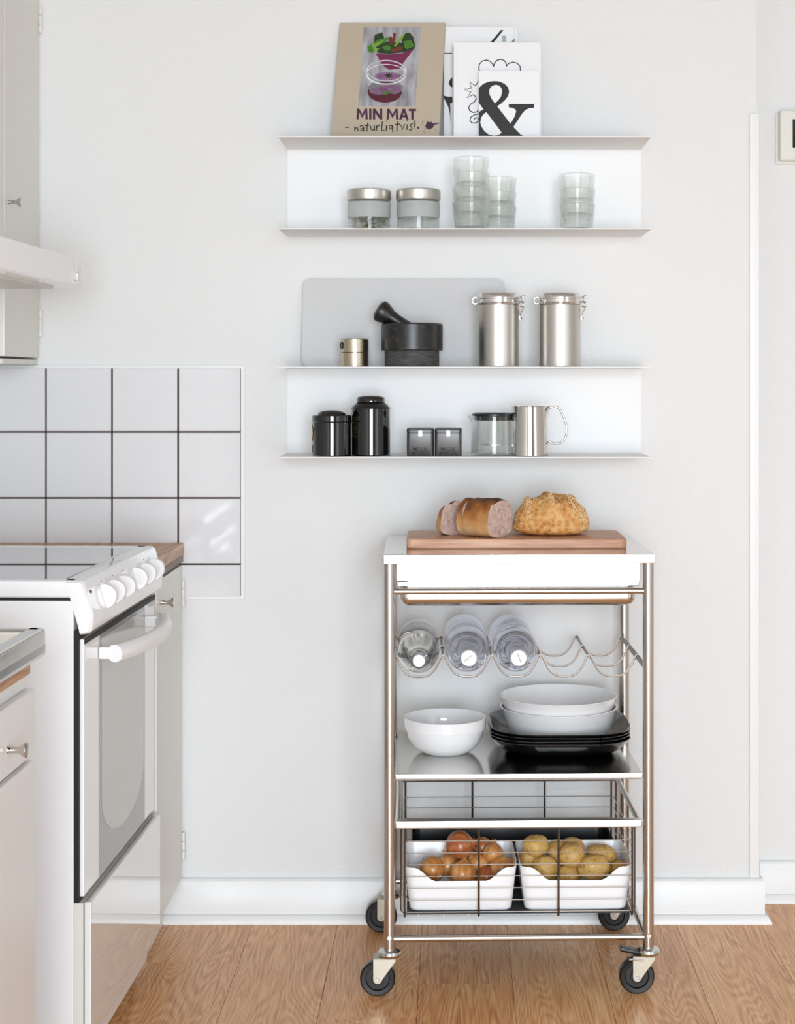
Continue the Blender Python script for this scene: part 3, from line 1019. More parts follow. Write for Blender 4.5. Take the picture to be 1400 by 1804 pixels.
# white line-art book with the & card in front
bC = book('art_book', 'white hardback with black squiggle line drawing behind the ampersand card', atx(953, -0.09) - atx(799, -0.09), 0.224, 0.018, ((atx(953, -0.09) + atx(799, -0.09)) / 2, -0.102, S1T + 0.001), 5.5, 0, 0, G['paper_white'])
f3 = c2(bC, 0, -0.095, 0, 0)
mb = MB()
for s in ([(505, 655), (490, 620), (500, 560), (540, 515), (600, 500), (650, 520), (685, 560), (695, 590)],
          [(695, 590), (705, 550), (740, 505), (790, 490), (840, 505), (868, 545), (872, 585)],
          [(872, 585), (900, 550), (960, 528), (1020, 545), (1060, 590), (1065, 655)],
          [(500, 780), (445, 860), (370, 810), (388, 890), (298, 910), (380, 945), (335, 1022), (415, 985), (450, 1010), (455, 1045), (430, 1085), (375, 1120), (352, 1165), (365, 1205), (410, 1230), (460, 1225), (495, 1190)],
          [(500, 1245), (430, 1265), (380, 1300), (370, 1340), (395, 1375), (440, 1380), (480, 1355), (485, 1320), (455, 1300), (425, 1325)]):
    mb.ribbon([f3(a, b) for a, b in s], 0.0022, 0.0)
mb.build('line_drawing', G['ink_black'], bC, smooth=0)
MB().box(-0.0905, -0.0895, -0.0004, 0.0005, 0.002, 0.222).build('hinge_groove', G['print_white'], bC)

cY = -0.118
cw = atx(951, cY) - atx(843, cY)
card = thing('ampersand_card', 'white card with a big black ampersand in front of the books', 'card', ((atx(951, cY) + atx(843, cY)) / 2, cY, S1T + 0.0005), (R(-4.5), 0, 0))
MB().box(-cw / 2, cw / 2, 0, 0.0012, 0, atz(125, cY) - S1T + 0.0025).build('card_sheet', G['paper_white'], card)
f4 = c2(card, 0, cY + 0.004, 0, 0)
A1 = [(710, 795), (750, 797), (790, 805), (850, 835), (895, 885), (908, 940), (895, 1000), (850, 1060), (800, 1105), (745, 1145), (712, 1105), (760, 1060), (795, 1010), (810, 950), (805, 900), (780, 865), (750, 850), (720, 848), (710, 848)]
A2 = [(710, 795), (640, 800), (570, 825), (520, 860), (492, 895), (492, 1095), (550, 1180), (595, 1225), (805, 1508), (838, 1550), (855, 1600), (1170, 1600), (1130, 1570), (1060, 1530), (970, 1435), (925, 1385), (745, 1145), (712, 1105), (670, 1045), (640, 985), (632, 930), (650, 885), (680, 860), (710, 848)]
A3 = [(560, 1183), (492, 1222), (492, 1600), (810, 1600), (838, 1550), (805, 1508), (760, 1540), (700, 1550), (630, 1535), (570, 1490), (525, 1420), (512, 1370), (525, 1300), (560, 1250), (595, 1225)]
A4 = [(902, 1112), (1248, 1112), (1248, 1165), (1180, 1172), (1130, 1195), (1090, 1240), (965, 1430), (925, 1385), (980, 1290), (1003, 1215), (990, 1185), (950, 1166), (902, 1160)]
flat([A1, A2, A3, A4], 'ampersand', G['ink_black'], card, 0, f4)

# ------------------------------------------------------------------ glass jars on the upper shelf


def jar(label, px, Y, filled):
    X = atx(px, Y)
    r = thing('storage_jar', label, 'jar', (X, Y, S1B), group='glass jars with steel lids')
    ro, h = 0.0465, 0.072
    MB().lathe([(0, 0), (ro - 0.003, 0), (ro, 0.003), (ro, h - 0.004), (ro - 0.005, h), (ro - 0.0075, h), (ro - 0.0028, h - 0.006), (ro - 0.0028, 0.006), (ro - 0.006, 0.0045), (0, 0.0045)], 48).build('glass_body', G['glass'], r)
    MB().lathe([(ro + 0.0002, 0.030), (ro + 0.0005, 0.030), (ro + 0.0005, 0.064), (ro + 0.0002, 0.064)], 48, closed=True).build('frosted_band', G['glass_frost'], r)
    MB().lathe([(0, h - 0.0005), (ro + 0.0020, h - 0.003), (ro + 0.0026, h - 0.0015), (ro + 0.0026, h + 0.0175), (ro + 0.0012, h + 0.0195), (0, h + 0.0195)], 48).build('lid', G['steel_brushed'], r, smooth=25)
    if filled:
        rg = random.Random(5)
        mb = MB()
        for i in range(170):
            a, d, z = rg.uniform(0, 2 * PI), 0.036 * math.sqrt(rg.random()), 0.007 + 0.027 * rg.random()
            M = Matrix.Translation((d * math.cos(a), d * math.sin(a), z)) @ Matrix.Rotation(rg.uniform(0, 6.28), 4, 'Z') @ Matrix.Rotation(rg.uniform(-0.7, 0.7), 4, 'X') @ Matrix.Rotation(rg.uniform(-0.3, 0.3), 4, 'Y')
            l, w = rg.uniform(0.004, 0.0065), rg.uniform(0.0025, 0.004)
            mb.add([(-l, 0, 0), (0, -w, 0.0012), (l, 0, 0), (0, w, 0.0012)], [(0, 1, 2), (0, 2, 3)], M)
        o = mb.build('dried_leaves', G['dried_leaf'], r, smooth=0)
        o['kind'] = 'stuff'
    return r


jar('frosted-band glass jar with steel lid, holding dried leaves', 650, -0.10, True)
jar('empty frosted-band glass jar with steel lid', 736.5, -0.105, False)

# ------------------------------------------------------------------ tumblers
gh, gp = 0.060, 0.0325
GP = [(0, 0), (0.0325, 0), (0.0345, 0.002), (0.0405, gh), (0.0398, gh + 0.0008), (0.0383, gh), (0.0322, 0.0085), (0.030, 0.0068), (0, 0.0065)]
gme = MB().lathe(GP, 40)
me = bpy.data.meshes.new('tumbler')
me.from_pydata(gme.v, [], gme.f)
bmm = bmesh.new(); bmm.from_mesh(me); bmesh.ops.recalc_face_normals(bmm, faces=bmm.faces[:]); bmm.to_mesh(me); bmm.free()
finish(me, G['glass_thin'], 40)
ordn = {0: 'bottom glass', 1: 'second glass from the bottom', 2: 'third glass from the bottom', 3: 'top glass'}


def stack(px, Y, n, desc, sc, offs):
    for i in range(n):
        o = link('tumbler', me, None, (atx(px, Y) + offs[i], Y, S1B + i * gp * sc))
        o.scale = (sc, sc, sc)
        nm = ordn[i] if not (i == n - 1) else 'top glass'
        tag(o, 'clear tumbler, %s of %s' % (nm, desc), 'glass', 'stacked clear tumblers')


stack(829, -0.13, 4, 'the four-high stack on the upper shelf', 1.0, (0.0, 0.0004, 0.0008, 0.0))
stack(878, -0.055, 3, 'the three-high stack half hidden behind taller stack', 0.98, (0, 0, 0))
stack(1015.5, -0.10, 3, 'the separate right-hand three-high stack', 1.0, (0, 0.0003, 0.0003))

# ------------------------------------------------------------------ lower shelf, upper ledge
# grey board leaning on the wall
bY = -0.03
bw = atx(889, bY) - atx(532, bY)
o = thing('cutting_board', 'large thin grey board with rounded corners leaning on the wall', 'board', ((atx(889, bY) + atx(532, bY)) / 2, -0.0335, S2T + 0.0003), (R(-7.0), 0, 0))
mb = MB().prism(rrect(-bw / 2, bw / 2, 0, 0.2015, 0.018, 8), 0, 0.004)
mb.build('board', G['board_grey'], o, smooth=30)

# steel kitchen timer
tY = -0.11
X = atx(624.5, tY)
o = thing('kitchen_timer', 'small round brushed steel timer beside the black mortar', 'timer', (X, tY, S2T))
rT = 24.5 / FPX * (CAM_D + tY)
hT = atz(597, tY) - S2T
MB().lathe([(0, 0), (rT - 0.001, 0), (rT, 0.001), (rT, hT * 0.5), (rT - 0.0012, hT * 0.5 + 0.0004), (0, hT * 0.5 + 0.0004)], 48).build('base', G['nickel_warm'], o)
MB().lathe([(0, hT * 0.5 + 0.0008), (rT - 0.0012, hT * 0.5 + 0.0008), (rT, hT * 0.5 + 0.0014), (rT, hT - 0.001), (rT - 0.001, hT), (0, hT)], 48).build('dial', G['nickel_warm'], o)
ang = R(-155)
dv = Vector((math.cos(ang), math.sin(ang), 0))
M = Matrix.Translation(dv * (rT - 0.0015) + Vector((0, 0, hT * 0.76))) @ dv.to_track_quat('Z', 'Y').to_matrix().to_4x4()
MB().lathe([(0, 0.0015), (0.006, 0.0018), (0.0075, 0.003), (0.0085, 0.0028), (0.0085, 0)], 20, M).build('button', G['black_gloss'], o)

# mortar and pestle
mY = -0.115
X = atx(725.5, mY)
mo = thing('mortar', 'black stone mortar with a rough grey foot', 'mortar', (X, mY, S2T))
s_ = (CAM_D + mY) / FPX
r1, r2 = 54.5 * s_, 48 * s_
zf, zt = atz(618, mY) - S2T, atz(570, mY) - S2T
MB().lathe([(0, 0), (r2 - 0.001, 0), (r2, 0.001), (r2, zf), (0, zf)], 48).build('foot', G['stone_rough'], mo)
MB().lathe([(0, zf + 0.0001), (r1 - 0.002, zf + 0.0001), (r1, zf + 0.002), (r1, zt - 0.003), (r1 - 0.003, zt), (r1 - 0.008, zt), (r1 - 0.013, zt - 0.008), (r1 * 0.6, zf + 0.014), (0, zf + 0.010)], 48).build('bowl', G['stone_black'], mo)
# pestle: leans out to the upper left
pe = thing('pestle', 'black stone pestle leaning out of the mortar', 'pestle', (X, mY, S2T))
p_top = Vector((atx(672, mY) - X, 0.0, atz(549, mY) - S2T))
p_in = Vector((0.030, -0.008, zf + 0.0255))
d = (p_top - p_in)
Lp = d.length
M = Matrix.Translation(p_in) @ d.to_track_quat('Z', 'Y').to_matrix().to_4x4()
MB().lathe([(0, -0.011), (0.009, -0.008), (0.0150, 0.0), (0.0165, 0.010), (0.0150, 0.03), (0.0142, Lp * 0.5), (0.0145, Lp - 0.038), (0.0165, Lp - 0.024), (0.0222, Lp - 0.010), (0.0246, Lp - 0.001), (0.0238, Lp + 0.005), (0.0180, Lp + 0.010), (0, Lp + 0.012)], 32, M).build('pestle_body', G['stone_black'], pe)

# steel canisters with wire clasps


def canister(label, px, Y):
    X = atx(px, Y)
    s = (CAM_D + Y) / FPX
    r = thing('clip_canister', label, 'canister', (X, Y, S2T), group='steel clip-top canisters')
    ro = 36.2 * s
    hb = atz(537, Y) - S2T
    ht = atz(517, Y) - S2T
    MB().lathe([(0, 0), (ro - 0.0015, 0), (ro, 0.0015), (ro, hb - 0.001), (ro - 0.001, hb), (0, hb)], 64).build('body', G['steel_brushed'], r)
    lid = MB().lathe([(0, hb + 0.0004), (ro - 0.001, hb + 0.0004), (ro + 0.0018, hb + 0.001), (ro + 0.0022, hb + 0.004), (ro + 0.0006, hb + 0.005), (ro + 0.0004, hb + 0.0115), (ro + 0.0022, hb + 0.0125), (ro + 0.0022, hb + 0.0150), (ro + 0.0004, hb + 0.0158), (ro - 0.0004, ht - 0.003), (ro - 0.003, ht), (ro - 0.006, ht + 0.0004), (0, ht + 0.0004)], 64).build('lid', G['steel_bright'], r)
    zc = hb + 0.0085
    # wire bail round the collar
    pts = [((ro + 0.0022) * math.cos(a), (ro + 0.0022) * math.sin(a), hb + 0.0025) for a in [2 * PI * i / 48 for i in range(48)]]
    MB().tube(pts, 0.0010, 6, closed=True).build('wire_ring', G['chrome'], r)
    # hinge loops on the left
    for oy in (-0.005, 0.005):
        pts = [(-ro - 0.0055 + 0.0065 * math.cos(a), oy, zc + 0.0070 * math.sin(a)) for a in [2 * PI * i / 14 for i in range(14)]]
        MB().tube(pts, 0.0011, 6, closed=True).build('hinge_loop', G['chrome'], r)
    # clasp on the right: hook, pivot and crossed lever wires
    c = MB()
    c.tube([(ro, -0.005, zc + 0.004), (ro + 0.006, -0.006, zc + 0.010), (ro + 0.0115, -0.006, zc + 0.0115)], 0.0012, 6)
    c.tube([(ro + 0.007, -0.006, zc + 0.010), (ro + 0.0055, -0.006, zc), (ro + 0.010, -0.006, zc - 0.008), (ro + 0.0095, -0.006, zc - 0.016)], 0.0013, 6)
    c.tube([(ro + 0.001, -0.008, zc - 0.002), (ro + 0.0115, -0.008, zc - 0.003)], 0.0016, 6)
    c.tube([(ro + 0.001, 0.006, zc - 0.002), (ro + 0.0115, 0.006, zc - 0.003)], 0.0016, 6)
    c.tube([(ro + 0.002, -0.006, zc - 0.012), (ro + 0.0115, -0.006, zc - 0.013)], 0.0014, 6)
    c.build('clasp', G['chrome'], r)
    c = MB()
    c.tube([(ro + 0.0105, -0.008, zc - 0.013), (ro + 0.004, -0.012, zc - 0.028), (ro + 0.0005, -0.012, zc - 0.038), (ro + 0.003, -0.012, zc - 0.042)], 0.0011, 6)
    c.tube([(ro - 0.004, -0.016, zc - 0.012), (ro + 0.001, -0.014, zc - 0.028), (ro + 0.006, -0.012, zc - 0.040), (ro + 0.003, -0.012, zc - 0.042)], 0.0011, 6)
    c.build('lever_wire', G['chrome'], r)
    return r


canister('steel clip-top canister standing in front of the grey board', 877.5, -0.11)
canister('steel clip-top canister standing alone, right of the grey board', 986, -0.115)

# ------------------------------------------------------------------ lower shelf, lower ledge
tY = -0.155
s_ = (CAM_D + tY) / FPX
o = thing('tea_tin', 'short round black tea tin with domed lid and gold label', 'tin', (atx(584, tY), tY, S2B))
ro = 34.5 * s_
hb = atz(744, tY) - S2B
MB().lathe([(0, 0), (ro - 0.0005, 0), (ro + 0.0008, 0.0012), (ro - 0.0006, 0.0026), (ro - 0.0006, hb), (0, hb)], 56).build('body', G['black_gloss'], o)
zl = atz(731, tY) - S2B
zt = atz(722, tY) - S2B
MB().lathe([(0, hb + 0.0002), (ro + 0.001, hb + 0.0002), (ro + 0.0022, hb + 0.0016), (ro + 0.0004, hb + 0.003), (ro + 0.0004, zl - 0.002), (ro - 0.0015, zl), (ro - 0.0115, zl + 0.0003), (ro - 0.012, zl + 0.003), (ro - 0.016, zl + 0.007), (ro - 0.026, zt - 0.0008), (0, zt)], 56).build('lid', G['black_gloss'], o)


def arc_label(r, a0, a1, z0, z1, shape=None, k=14):
    mb = MB()
    pts = []
    for i in range(k + 1):
        t = i / k
        a = R(a0 + (a1 - a0) * t)
        zz0, zz1 = (z0, z1)
        if shape == 'oval':
            q = math.sqrt(max(0, 1 - (2 * t - 1) ** 2))
            zm = (z0 + z1) / 2
            zz0, zz1 = zm - (z1 - z0) / 2 * q, zm + (z1 - z0) / 2 * q
        pts.append(((r * math.cos(a), r * math.sin(a), zz0), (r * math.cos(a), r * math.sin(a), zz1)))
    v = [q for p in pts for q in p]
    return mb.add(v, [(2 * i, 2 * i + 2, 2 * i + 3, 2 * i + 1) for i in range(k)])


arc_label(ro + 0.0002, 180 - 40, 180 + 24, 0.030, 0.070, 'oval').build('gold_label', G['gold_print'], o)
arc_label(ro + 0.0002, 180 - 20, 180 + 18, 0.008, 0.024).build('gold_label', G['gold_print'], o)

tY = -0.135
s_ = (CAM_D + tY) / FPX
o = thing('tea_tin', 'tall round black tea tin with stepped shoulder and cap', 'tin', (atx(653, tY), tY, S2B))
ro = 34.5 * s_
zs = atz(719, tY) - S2B
zn = atz(710, tY) - S2B
zt = atz(697, tY) - S2B
MB().lathe([(0, 0), (ro, 0), (ro + 0.001, 0.0012), (ro - 0.0005, 0.0026), (ro - 0.0005, zs - 0.002), (ro + 0.001, zs - 0.001), (ro + 0.001, zs + 0.0005), (ro - 0.001, zs + 0.003), (ro - 0.007, zn - 0.001), (ro - 0.011, zn), (0, zn)], 56).build('body', G['black_gloss'], o)
MB().lathe([(0, zn + 0.0002), (ro - 0.0115, zn + 0.0002), (ro - 0.0105, zn + 0.0015), (ro - 0.0118, zn + 0.003), (ro - 0.0118, zt - 0.006), (ro - 0.0135, zt - 0.0035), (ro - 0.0165, zt - 0.0025), (ro - 0.02, zt - 0.0005), (0, zt)], 56).build('cap', G['black_gloss'], o)
rg = random.Random(3)
mb = MB()
for i in range(13):
    z = zs * (0.80 - i * 0.034)
    a0 = 180 + 22
    a = arc_label(ro - 0.0002, a0 + rg.uniform(0, 5), a0 + rg.uniform(24, 42), z, z + 0.0010, None, 6)
    mb.add(a.v, a.f)
mb.build('printed_text', G['gold_dim'], o)

# two square black spice tins
for i, (pc, lab) in enumerate(((740.5, 'small square black spice tin nearest the tall black tea tin'), (789.5, 'small square black spice tin next to the glass teapot'))):
    tY = -0.145
    s_ = (CAM_D + tY) / FPX
    o = thing('spice_tin', lab, 'tin', (atx(pc, tY), tY, S2B), group='square spice tins')
    w = 23.4 * s_
    h = atz(754, tY) - S2B
    mb = MB()
    n = None
    sec = []
    for zz, ins in ((0, 0.001), (0.0015, 0), (h - 0.0105, 0)):
        sec.append([(a, b, zz) for a, b in rrect(-w + ins, w - ins, -w + ins, w - ins, 0.007, 5)])
    sec.append([(a, b, h - 0.0095) for a, b in rrect(-w + 0.001, w - 0.001, -w + 0.001, w - 0.001, 0.007, 5)])
    n = len(sec[0])
    vs = [p for q in sec for p in q]
    fs = [(a + j * n, (a + 1) % n + j * n, (a + 1) % n + (j + 1) * n, a + (j + 1) * n) for j in range(len(sec) - 1) for a in range(n)]
    fs += [tuple(range(n)), tuple(range(len(sec) * n - 1, (len(sec) - 1) * n - 1, -1))]
    mb.add(vs, fs)
    mb.build('body', G['black_satin'], o, smooth=35)
    sec = []
    for zz, ins in ((h - 0.0094, 0.0012), (h - 0.0094, -0.0004), (h - 0.003, -0.0004), (h - 0.0008, 0.0006), (h, 0.003)):
        sec.append([(a, b, zz) for a, b in rrect(-w + ins, w - ins, -w + ins, w - ins, 0.007, 5)])
    vs = [p for q in sec for p in q]
    fs = [(a + j * n, (a + 1) % n + j * n, (a + 1) % n + (j + 1) * n, a + (j + 1) * n) for j in range(len(sec) - 1) for a in range(n)]
    fs += [tuple(range(n)), tuple(range(len(sec) * n - 1, (len(sec) - 1) * n - 1, -1))]
    lid = MB().add(vs, fs).build('lid', G['black_satin'], o, smooth=35)
    MB().box(-0.004, 0.004, -w - 0.0012, -w - 0.0001, h - 0.0175, h - 0.005, 0.0003, 1).build('seal_tab', G['steel_brushed'], o)
    for row, (tx, wd) in enumerate((('MILL&', 0.030), ('MORTAR', 0.036))):
        text_mesh(tx, Matrix.Translation((-wd / 2 - 0.0005, -w - 0.0001, 0.0125 - 0.0085 * row)), height=0.0072, width=wd, offset=0.004).build('embossed_text', G['black_gap'], o, smooth=0)

# glass teapot
tY = -0.135
s_ = (CAM_D + tY) / FPX
X = atx(869, tY)
o = thing('teapot', 'small glass teapot with black lid and inner strainer', 'teapot', (X, tY, S2B))
rb, rt = 40 * s_, 36.5 * s_
h = atz(733, tY) - S2B
gl = MB().lathe([(0, 0), (rb - 0.005, 0), (rb, 0.005), (rb - 0.0004, 0.02), (rt, h), (rt - 0.002, h), (rb - 0.0026, 0.02), (rb - 0.0024, 0.0065), (rb - 0.006, 0.0032), (0, 0.003)], 48).build('glass_body', G['glass'], o)
z = h
# spout lip on the left
sp = [(-rt + 0.002, 0, z - 0.010), (-rt - 0.004, 0, z - 0.004), (-rt - 0.0085, 0, z + 0.002)]
MB().tube(sp, [0.005, 0.004, 0.0022], 10).build('spout', G['glass'], o)
MB().lathe([(0, z - 0.009), (rt - 0.0045, z - 0.009), (rt - 0.0035, z + 0.0005), (rt + 0.0012, z + 0.0006), (rt + 0.0015, z + 0.005), (rt - 0.003, z + 0.0075), (0, z + 0.008)], 48).build('lid', G['black_plastic'], o)
rs = 15.5 * s_
zs0, zs1 = atz(783, tY) - S2B, z - 0.010
MB().lathe([(rs, zs0), (rs, zs1), (rs - 0.0012, zs1), (rs - 0.0012, zs0)], 32, closed=True).build('strainer', G['glass_green'], o)
MB().lathe([(0, zs0 - 0.003), (rs + 0.0008, zs0 - 0.003), (rs + 0.0008, zs0 + 0.0015), (0, zs0 + 0.0015)], 32).build('strainer_base', G['wire_steel'], o)

# steel jug
tY = -0.155
s_ = (CAM_D + tY) / FPX
X = atx(932, tY)
o = thing('milk_jug', 'polished steel milk jug with looped wire handle', 'jug', (X, tY, S2B))
rb, rt = 34.0 * s_, 31.0 * s_
h = atz(716, tY) - S2B
jb = MB()
prof = [(rb - 0.003, 0, 0), (rb, 0.002, 0), (rb, 0.006, 0), (rb - 0.0008, 0.03, 0), (rt + 0.0008, h * 0.75, 0.1), (rt, h * 0.9, 0.55), (rt + 0.0004, h, 1.0)]
prof += [(rt - 0.0012, h, 1.0), (rt - 0.0012, h * 0.9, 0.55), (rt - 0.0006, h * 0.75, 0.1), (rb - 0.002, 0.03, 0), (rb - 0.003, 0.004, 0)]
seg = 56
vs = []
for rr_, zz, sp_ in prof:
    for i in range(seg):
        a = 2 * PI * i / seg
        da = (a - PI + PI) % (2 * PI) - PI
        k = math.exp(-((da - PI if da > 0 else da + PI) / 0.28) ** 2) * sp_ * 0.0085
        vs.append(((rr_ + k) * math.cos(a), (rr_ + k) * math.sin(a), zz))
fs = [(i + j * seg, (i + 1) % seg + j * seg, (i + 1) % seg + (j + 1) * seg, i + (j + 1) * seg) for j in range(len(prof) - 1) for i in range(seg)]
fs += [tuple(range(seg)), tuple(range(len(prof) * seg - 1, (len(prof) - 1) * seg - 1, -1))]
jb.add(vs, fs).build('body', G['chrome'], o, smooth=40)
hp = []
for (px, py) in ((963, 726), (969, 718), (977, 716.5), (985, 720), (991, 731), (996.5, 745), (998, 757), (996, 770), (990, 779), (981, 781.5), (972, 780), (964, 776)):
    hp.append((atx(px, tY) - X, 0, atz(py, tY) - S2B))
fine = []
for i in range(len(hp) - 1):
    p0, p1, p2, p3 = [Vector(hp[max(0, min(len(hp) - 1, i + q))]) for q in (-1, 0, 1, 2)]
    for k in range(4):
        t = k / 4
        fine.append(0.5 * ((2 * p1) + (p2 - p0) * t + (2 * p0 - 5 * p1 + 4 * p2 - p3) * t * t + (3 * p1 - p0 - 3 * p2 + p3) * t ** 3))
fine.append(Vector(hp[-1]))
MB().tube(fine, 0.0024, 10).build('handle', G['chrome'], o)

# ================================================================== KITCHEN CART
CX, CY, CR = 0.1245, -0.26, R(1.4)
CM = Matrix.Translation((CX, CY, 0)) @ Matrix.Rotation(CR, 4, 'Z')


def cp(lx, ly, z):
    return CM @ Vector((lx, ly, z))


def cl(px, py_or_none, ly, z=None):
    """cart-local x for a pixel column at local depth ly"""
    Y = CY + ly
    for _ in range(3):
        lx = atx(px, Y) - CX
        Y = (CM @ Vector((lx, ly, 0))).y
    return (CM.inverted() @ Vector((atx(px, Y), Y, 0))).x


cart = thing('kitchen_cart', 'stainless steel kitchen cart on castors against the wall', 'cart', (CX, CY, 0), (0, 0, CR))
HX, HY = 0.27, 0.205
PXo, PYo = 0.258, 0.193
ZT = 0.876
MB().box(-HX, HX, -HY, HY, ZT - 0.018, ZT, 0.0016, 2).build('top_plate', G['steel_plate'], cart)
for sx in (-1, 1):
    for sy in (-1, 1):
        po = MB().cyl((sx * PXo, sy * PYo, 0.086), (sx * PXo, sy * PYo, ZT - 0.018), 0.0112, 24).build('post', G['steel'], cart)
        if sy < 0:
            M = Matrix.Translation((sx * PXo, -PYo - 0.0108, 0.116)) @ Matrix.Rotation(PI / 2, 4, 'X')
            MB().lathe([(0, 0.0025), (0.0022, 0.0025), (0.0024, 0.0016), (0.0042, 0.0016), (0.0048, 0.0006), (0.0048, -0.002)], 16, M).build('screw', G['chrome'], po)

# castors
WR = 0.0350


def castor(px_, py_, brake):
    c = MB().lathe([(0, 0.0745), (0.014, 0.0745), (0.0215, 0.078), (0.0235, 0.083), (0.0215, 0.088), (0.015, 0.0905), (0, 0.0908)], 28, Matrix.Translation((px_, py_, 0))).build('castor', G['zinc'], cart)
    wx = px_ - 0.0235
    Mw = Matrix.Translation((wx, py_, WR)) @ Matrix.Rotation(PI / 2, 4, 'X')
    MB().lathe([(0, -0.008), (0.012, -0.008), (0.013, -0.0065), (0.0225, -0.0065), (0.024, -0.010), (0.032, -0.0105), (WR, -0.0075), (WR, 0.0075), (0.032, 0.0105), (0.024, 0.010), (0.0225, 0.0065), (0.013, 0.0065), (0.012, 0.008), (0, 0.008)], 40, Mw).build('wheel', G['black_rubber'], c)
    fk = MB()
    poly = [(wx - 0.0085, WR), (wx - 0.0085, 0.0765), (px_ + 0.012, 0.0765), (px_ + 0.012, 0.071), (wx + 0.0085, WR - 0.001)]
    for k in range(1, 8):
        a = -k * PI / 8
        poly.append((wx + 0.0085 * math.cos(a), WR + 0.0085 * math.sin(a)))
    fk.prism(poly, py_ - 0.0145, py_ - 0.0125).prism(poly, py_ + 0.0125, py_ + 0.0145)
    fk.box(wx - 0.0085, px_ + 0.012, py_ - 0.0145, py_ + 0.0145, 0.0745, 0.0768)
    fk.build('fork', G['zinc_matte'], c, smooth=30)
    MB().cyl((wx, py_ - 0.0168, WR), (wx, py_ + 0.0168, WR), 0.0036, 14, 0.0008).build('axle', G['zinc'], c)
    if brake:
        M = Matrix.Translation((wx - 0.010, py_ - 0.002, 0.0845)) @ Matrix.Rotation(R(12), 4, 'Y')
        MB().box(-0.024, 0.016, -0.011, 0.011, -0.004, 0.005, 0.003, 2, M).build('brake_pedal', G['black_plastic'], c)
        fk2 = MB().tube([(wx - 0.016, py_ - 0.013, 0.0705), (wx - 0.006, py_ - 0.0135, 0.0710), (wx + 0.004, py_ - 0.0138, 0.0690), (wx + 0.014, py_ - 0.0138, 0.0690)], [0.0036, 0.0024, 0.002, 0.002], 8)
        fk2.build('brake_lever', G['zinc'], c)
        MB().box(wx - 0.019, wx - 0.011, py_ - 0.008, py_ + 0.008, 0.060, 0.070, 0.001, 1).build('brake_shoe', G['black_plastic'], c)


for sx in (-1, 1):
    for sy in (-1, 1):
        castor(sx * PXo, sy * PYo, sx > 0 and sy < 0)

# drawer unit below the top
hs = MB().box(-0.245, 0.243, -0.186, 0.186, 0.821, 0.857, 0.0012, 1).build('drawer_housing', G['steel_bright'], cart)
for sx in (-0.232, 0.0, 0.228):
    MB().cyl((sx, -0.1865, 0.8548), (sx, -0.190, 0.8548), 0.0030, 12, 0.0006).build('screw', G['steel'], hs)
text_mesh('27', Matrix.Translation((0.198, -0.1862, 0.846)), height=0.004, width=0.006).build('stamped_mark', G['print_mid'], hs, smooth=0)
poly = rrect(-0.245, 0.243, 0.776, 0.8195, (0.02, 0.02, 0.001, 0.001), 6)
poly2 = rrect(-0.2375, 0.2355, 0.776, 0.8195, (0.02, 0.02, 0.001, 0.001), 6)
dr = MB().box(-0.2395, 0.2375, -0.178, 0.178, 0.769, 0.850, 0.019, 6).build('drawer_tray', G['steel_bright'], cart, smooth=30)
MB().box(-0.243, 0.241, -0.182, 0.18, 0.8105, 0.8200, 0.0015, 2).build('drawer_rim', G['steel_bright'], dr)
MB().cyl((-PXo, -PYo, 0.802), (PXo, -PYo, 0.802), 0.0060, 18).build('towel_rail', G['steel'], cart)

# bottle rack: three wave wires on two side bars
ZP, ZV = 0.6590, 0.6145
for sx in (-1, 1):
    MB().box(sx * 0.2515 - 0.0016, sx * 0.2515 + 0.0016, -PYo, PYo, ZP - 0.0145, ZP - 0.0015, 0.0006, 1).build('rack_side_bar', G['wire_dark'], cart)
PITCH = 0.0998


def wavez(x):
    u = (x / PITCH + 2.5) % 1.0
    t = abs(u - 0.5) * 2
    f = t ** 3 if t < 0.88 else 0.6815 + 2.323 * (t - 0.88) - 9.68 * (t - 0.88) ** 2
    return ZV + (ZP - ZV) * f / 0.821


RY = (-0.095, 0.028, 0.165)
for ry in RY:
    pts = [(x, ry, wavez(x)) for x in [-0.2495 + 0.499 * i / 150 for i in range(151)]]
    MB().tube(pts, 0.0022, 8).build('rack_wire', G['wire_steel'], cart)
for k in range(4):
    xk = -1.5 * PITCH + k * PITCH
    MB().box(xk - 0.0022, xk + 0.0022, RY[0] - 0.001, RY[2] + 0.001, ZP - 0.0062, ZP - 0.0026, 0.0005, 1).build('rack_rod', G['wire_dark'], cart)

# middle shelf
ZS = 0.4376
MB().box(-0.2465, 0.2465, -0.193, 0.198, ZS - 0.0092, ZS, 0.0012, 2).build('shelf', G['steel_plate'], cart)
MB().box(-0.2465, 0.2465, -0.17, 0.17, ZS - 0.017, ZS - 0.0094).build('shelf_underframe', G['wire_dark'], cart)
# lower rails
MB().cyl((-PXo, -PYo, 0.1115), (PXo, -PYo, 0.1115), 0.0068, 18).build('rail', G['steel'], cart)
MB().cyl((-PXo, PYo, 0.1115), (PXo, PYo, 0.1115), 0.0068, 18).build('rail', G['steel'], cart)
for sx in (-1, 1):
    MB().cyl((sx * PXo, -PYo, 0.1), (sx * PXo, PYo, 0.1), 0.006, 16).build('rail', G['steel'], cart)

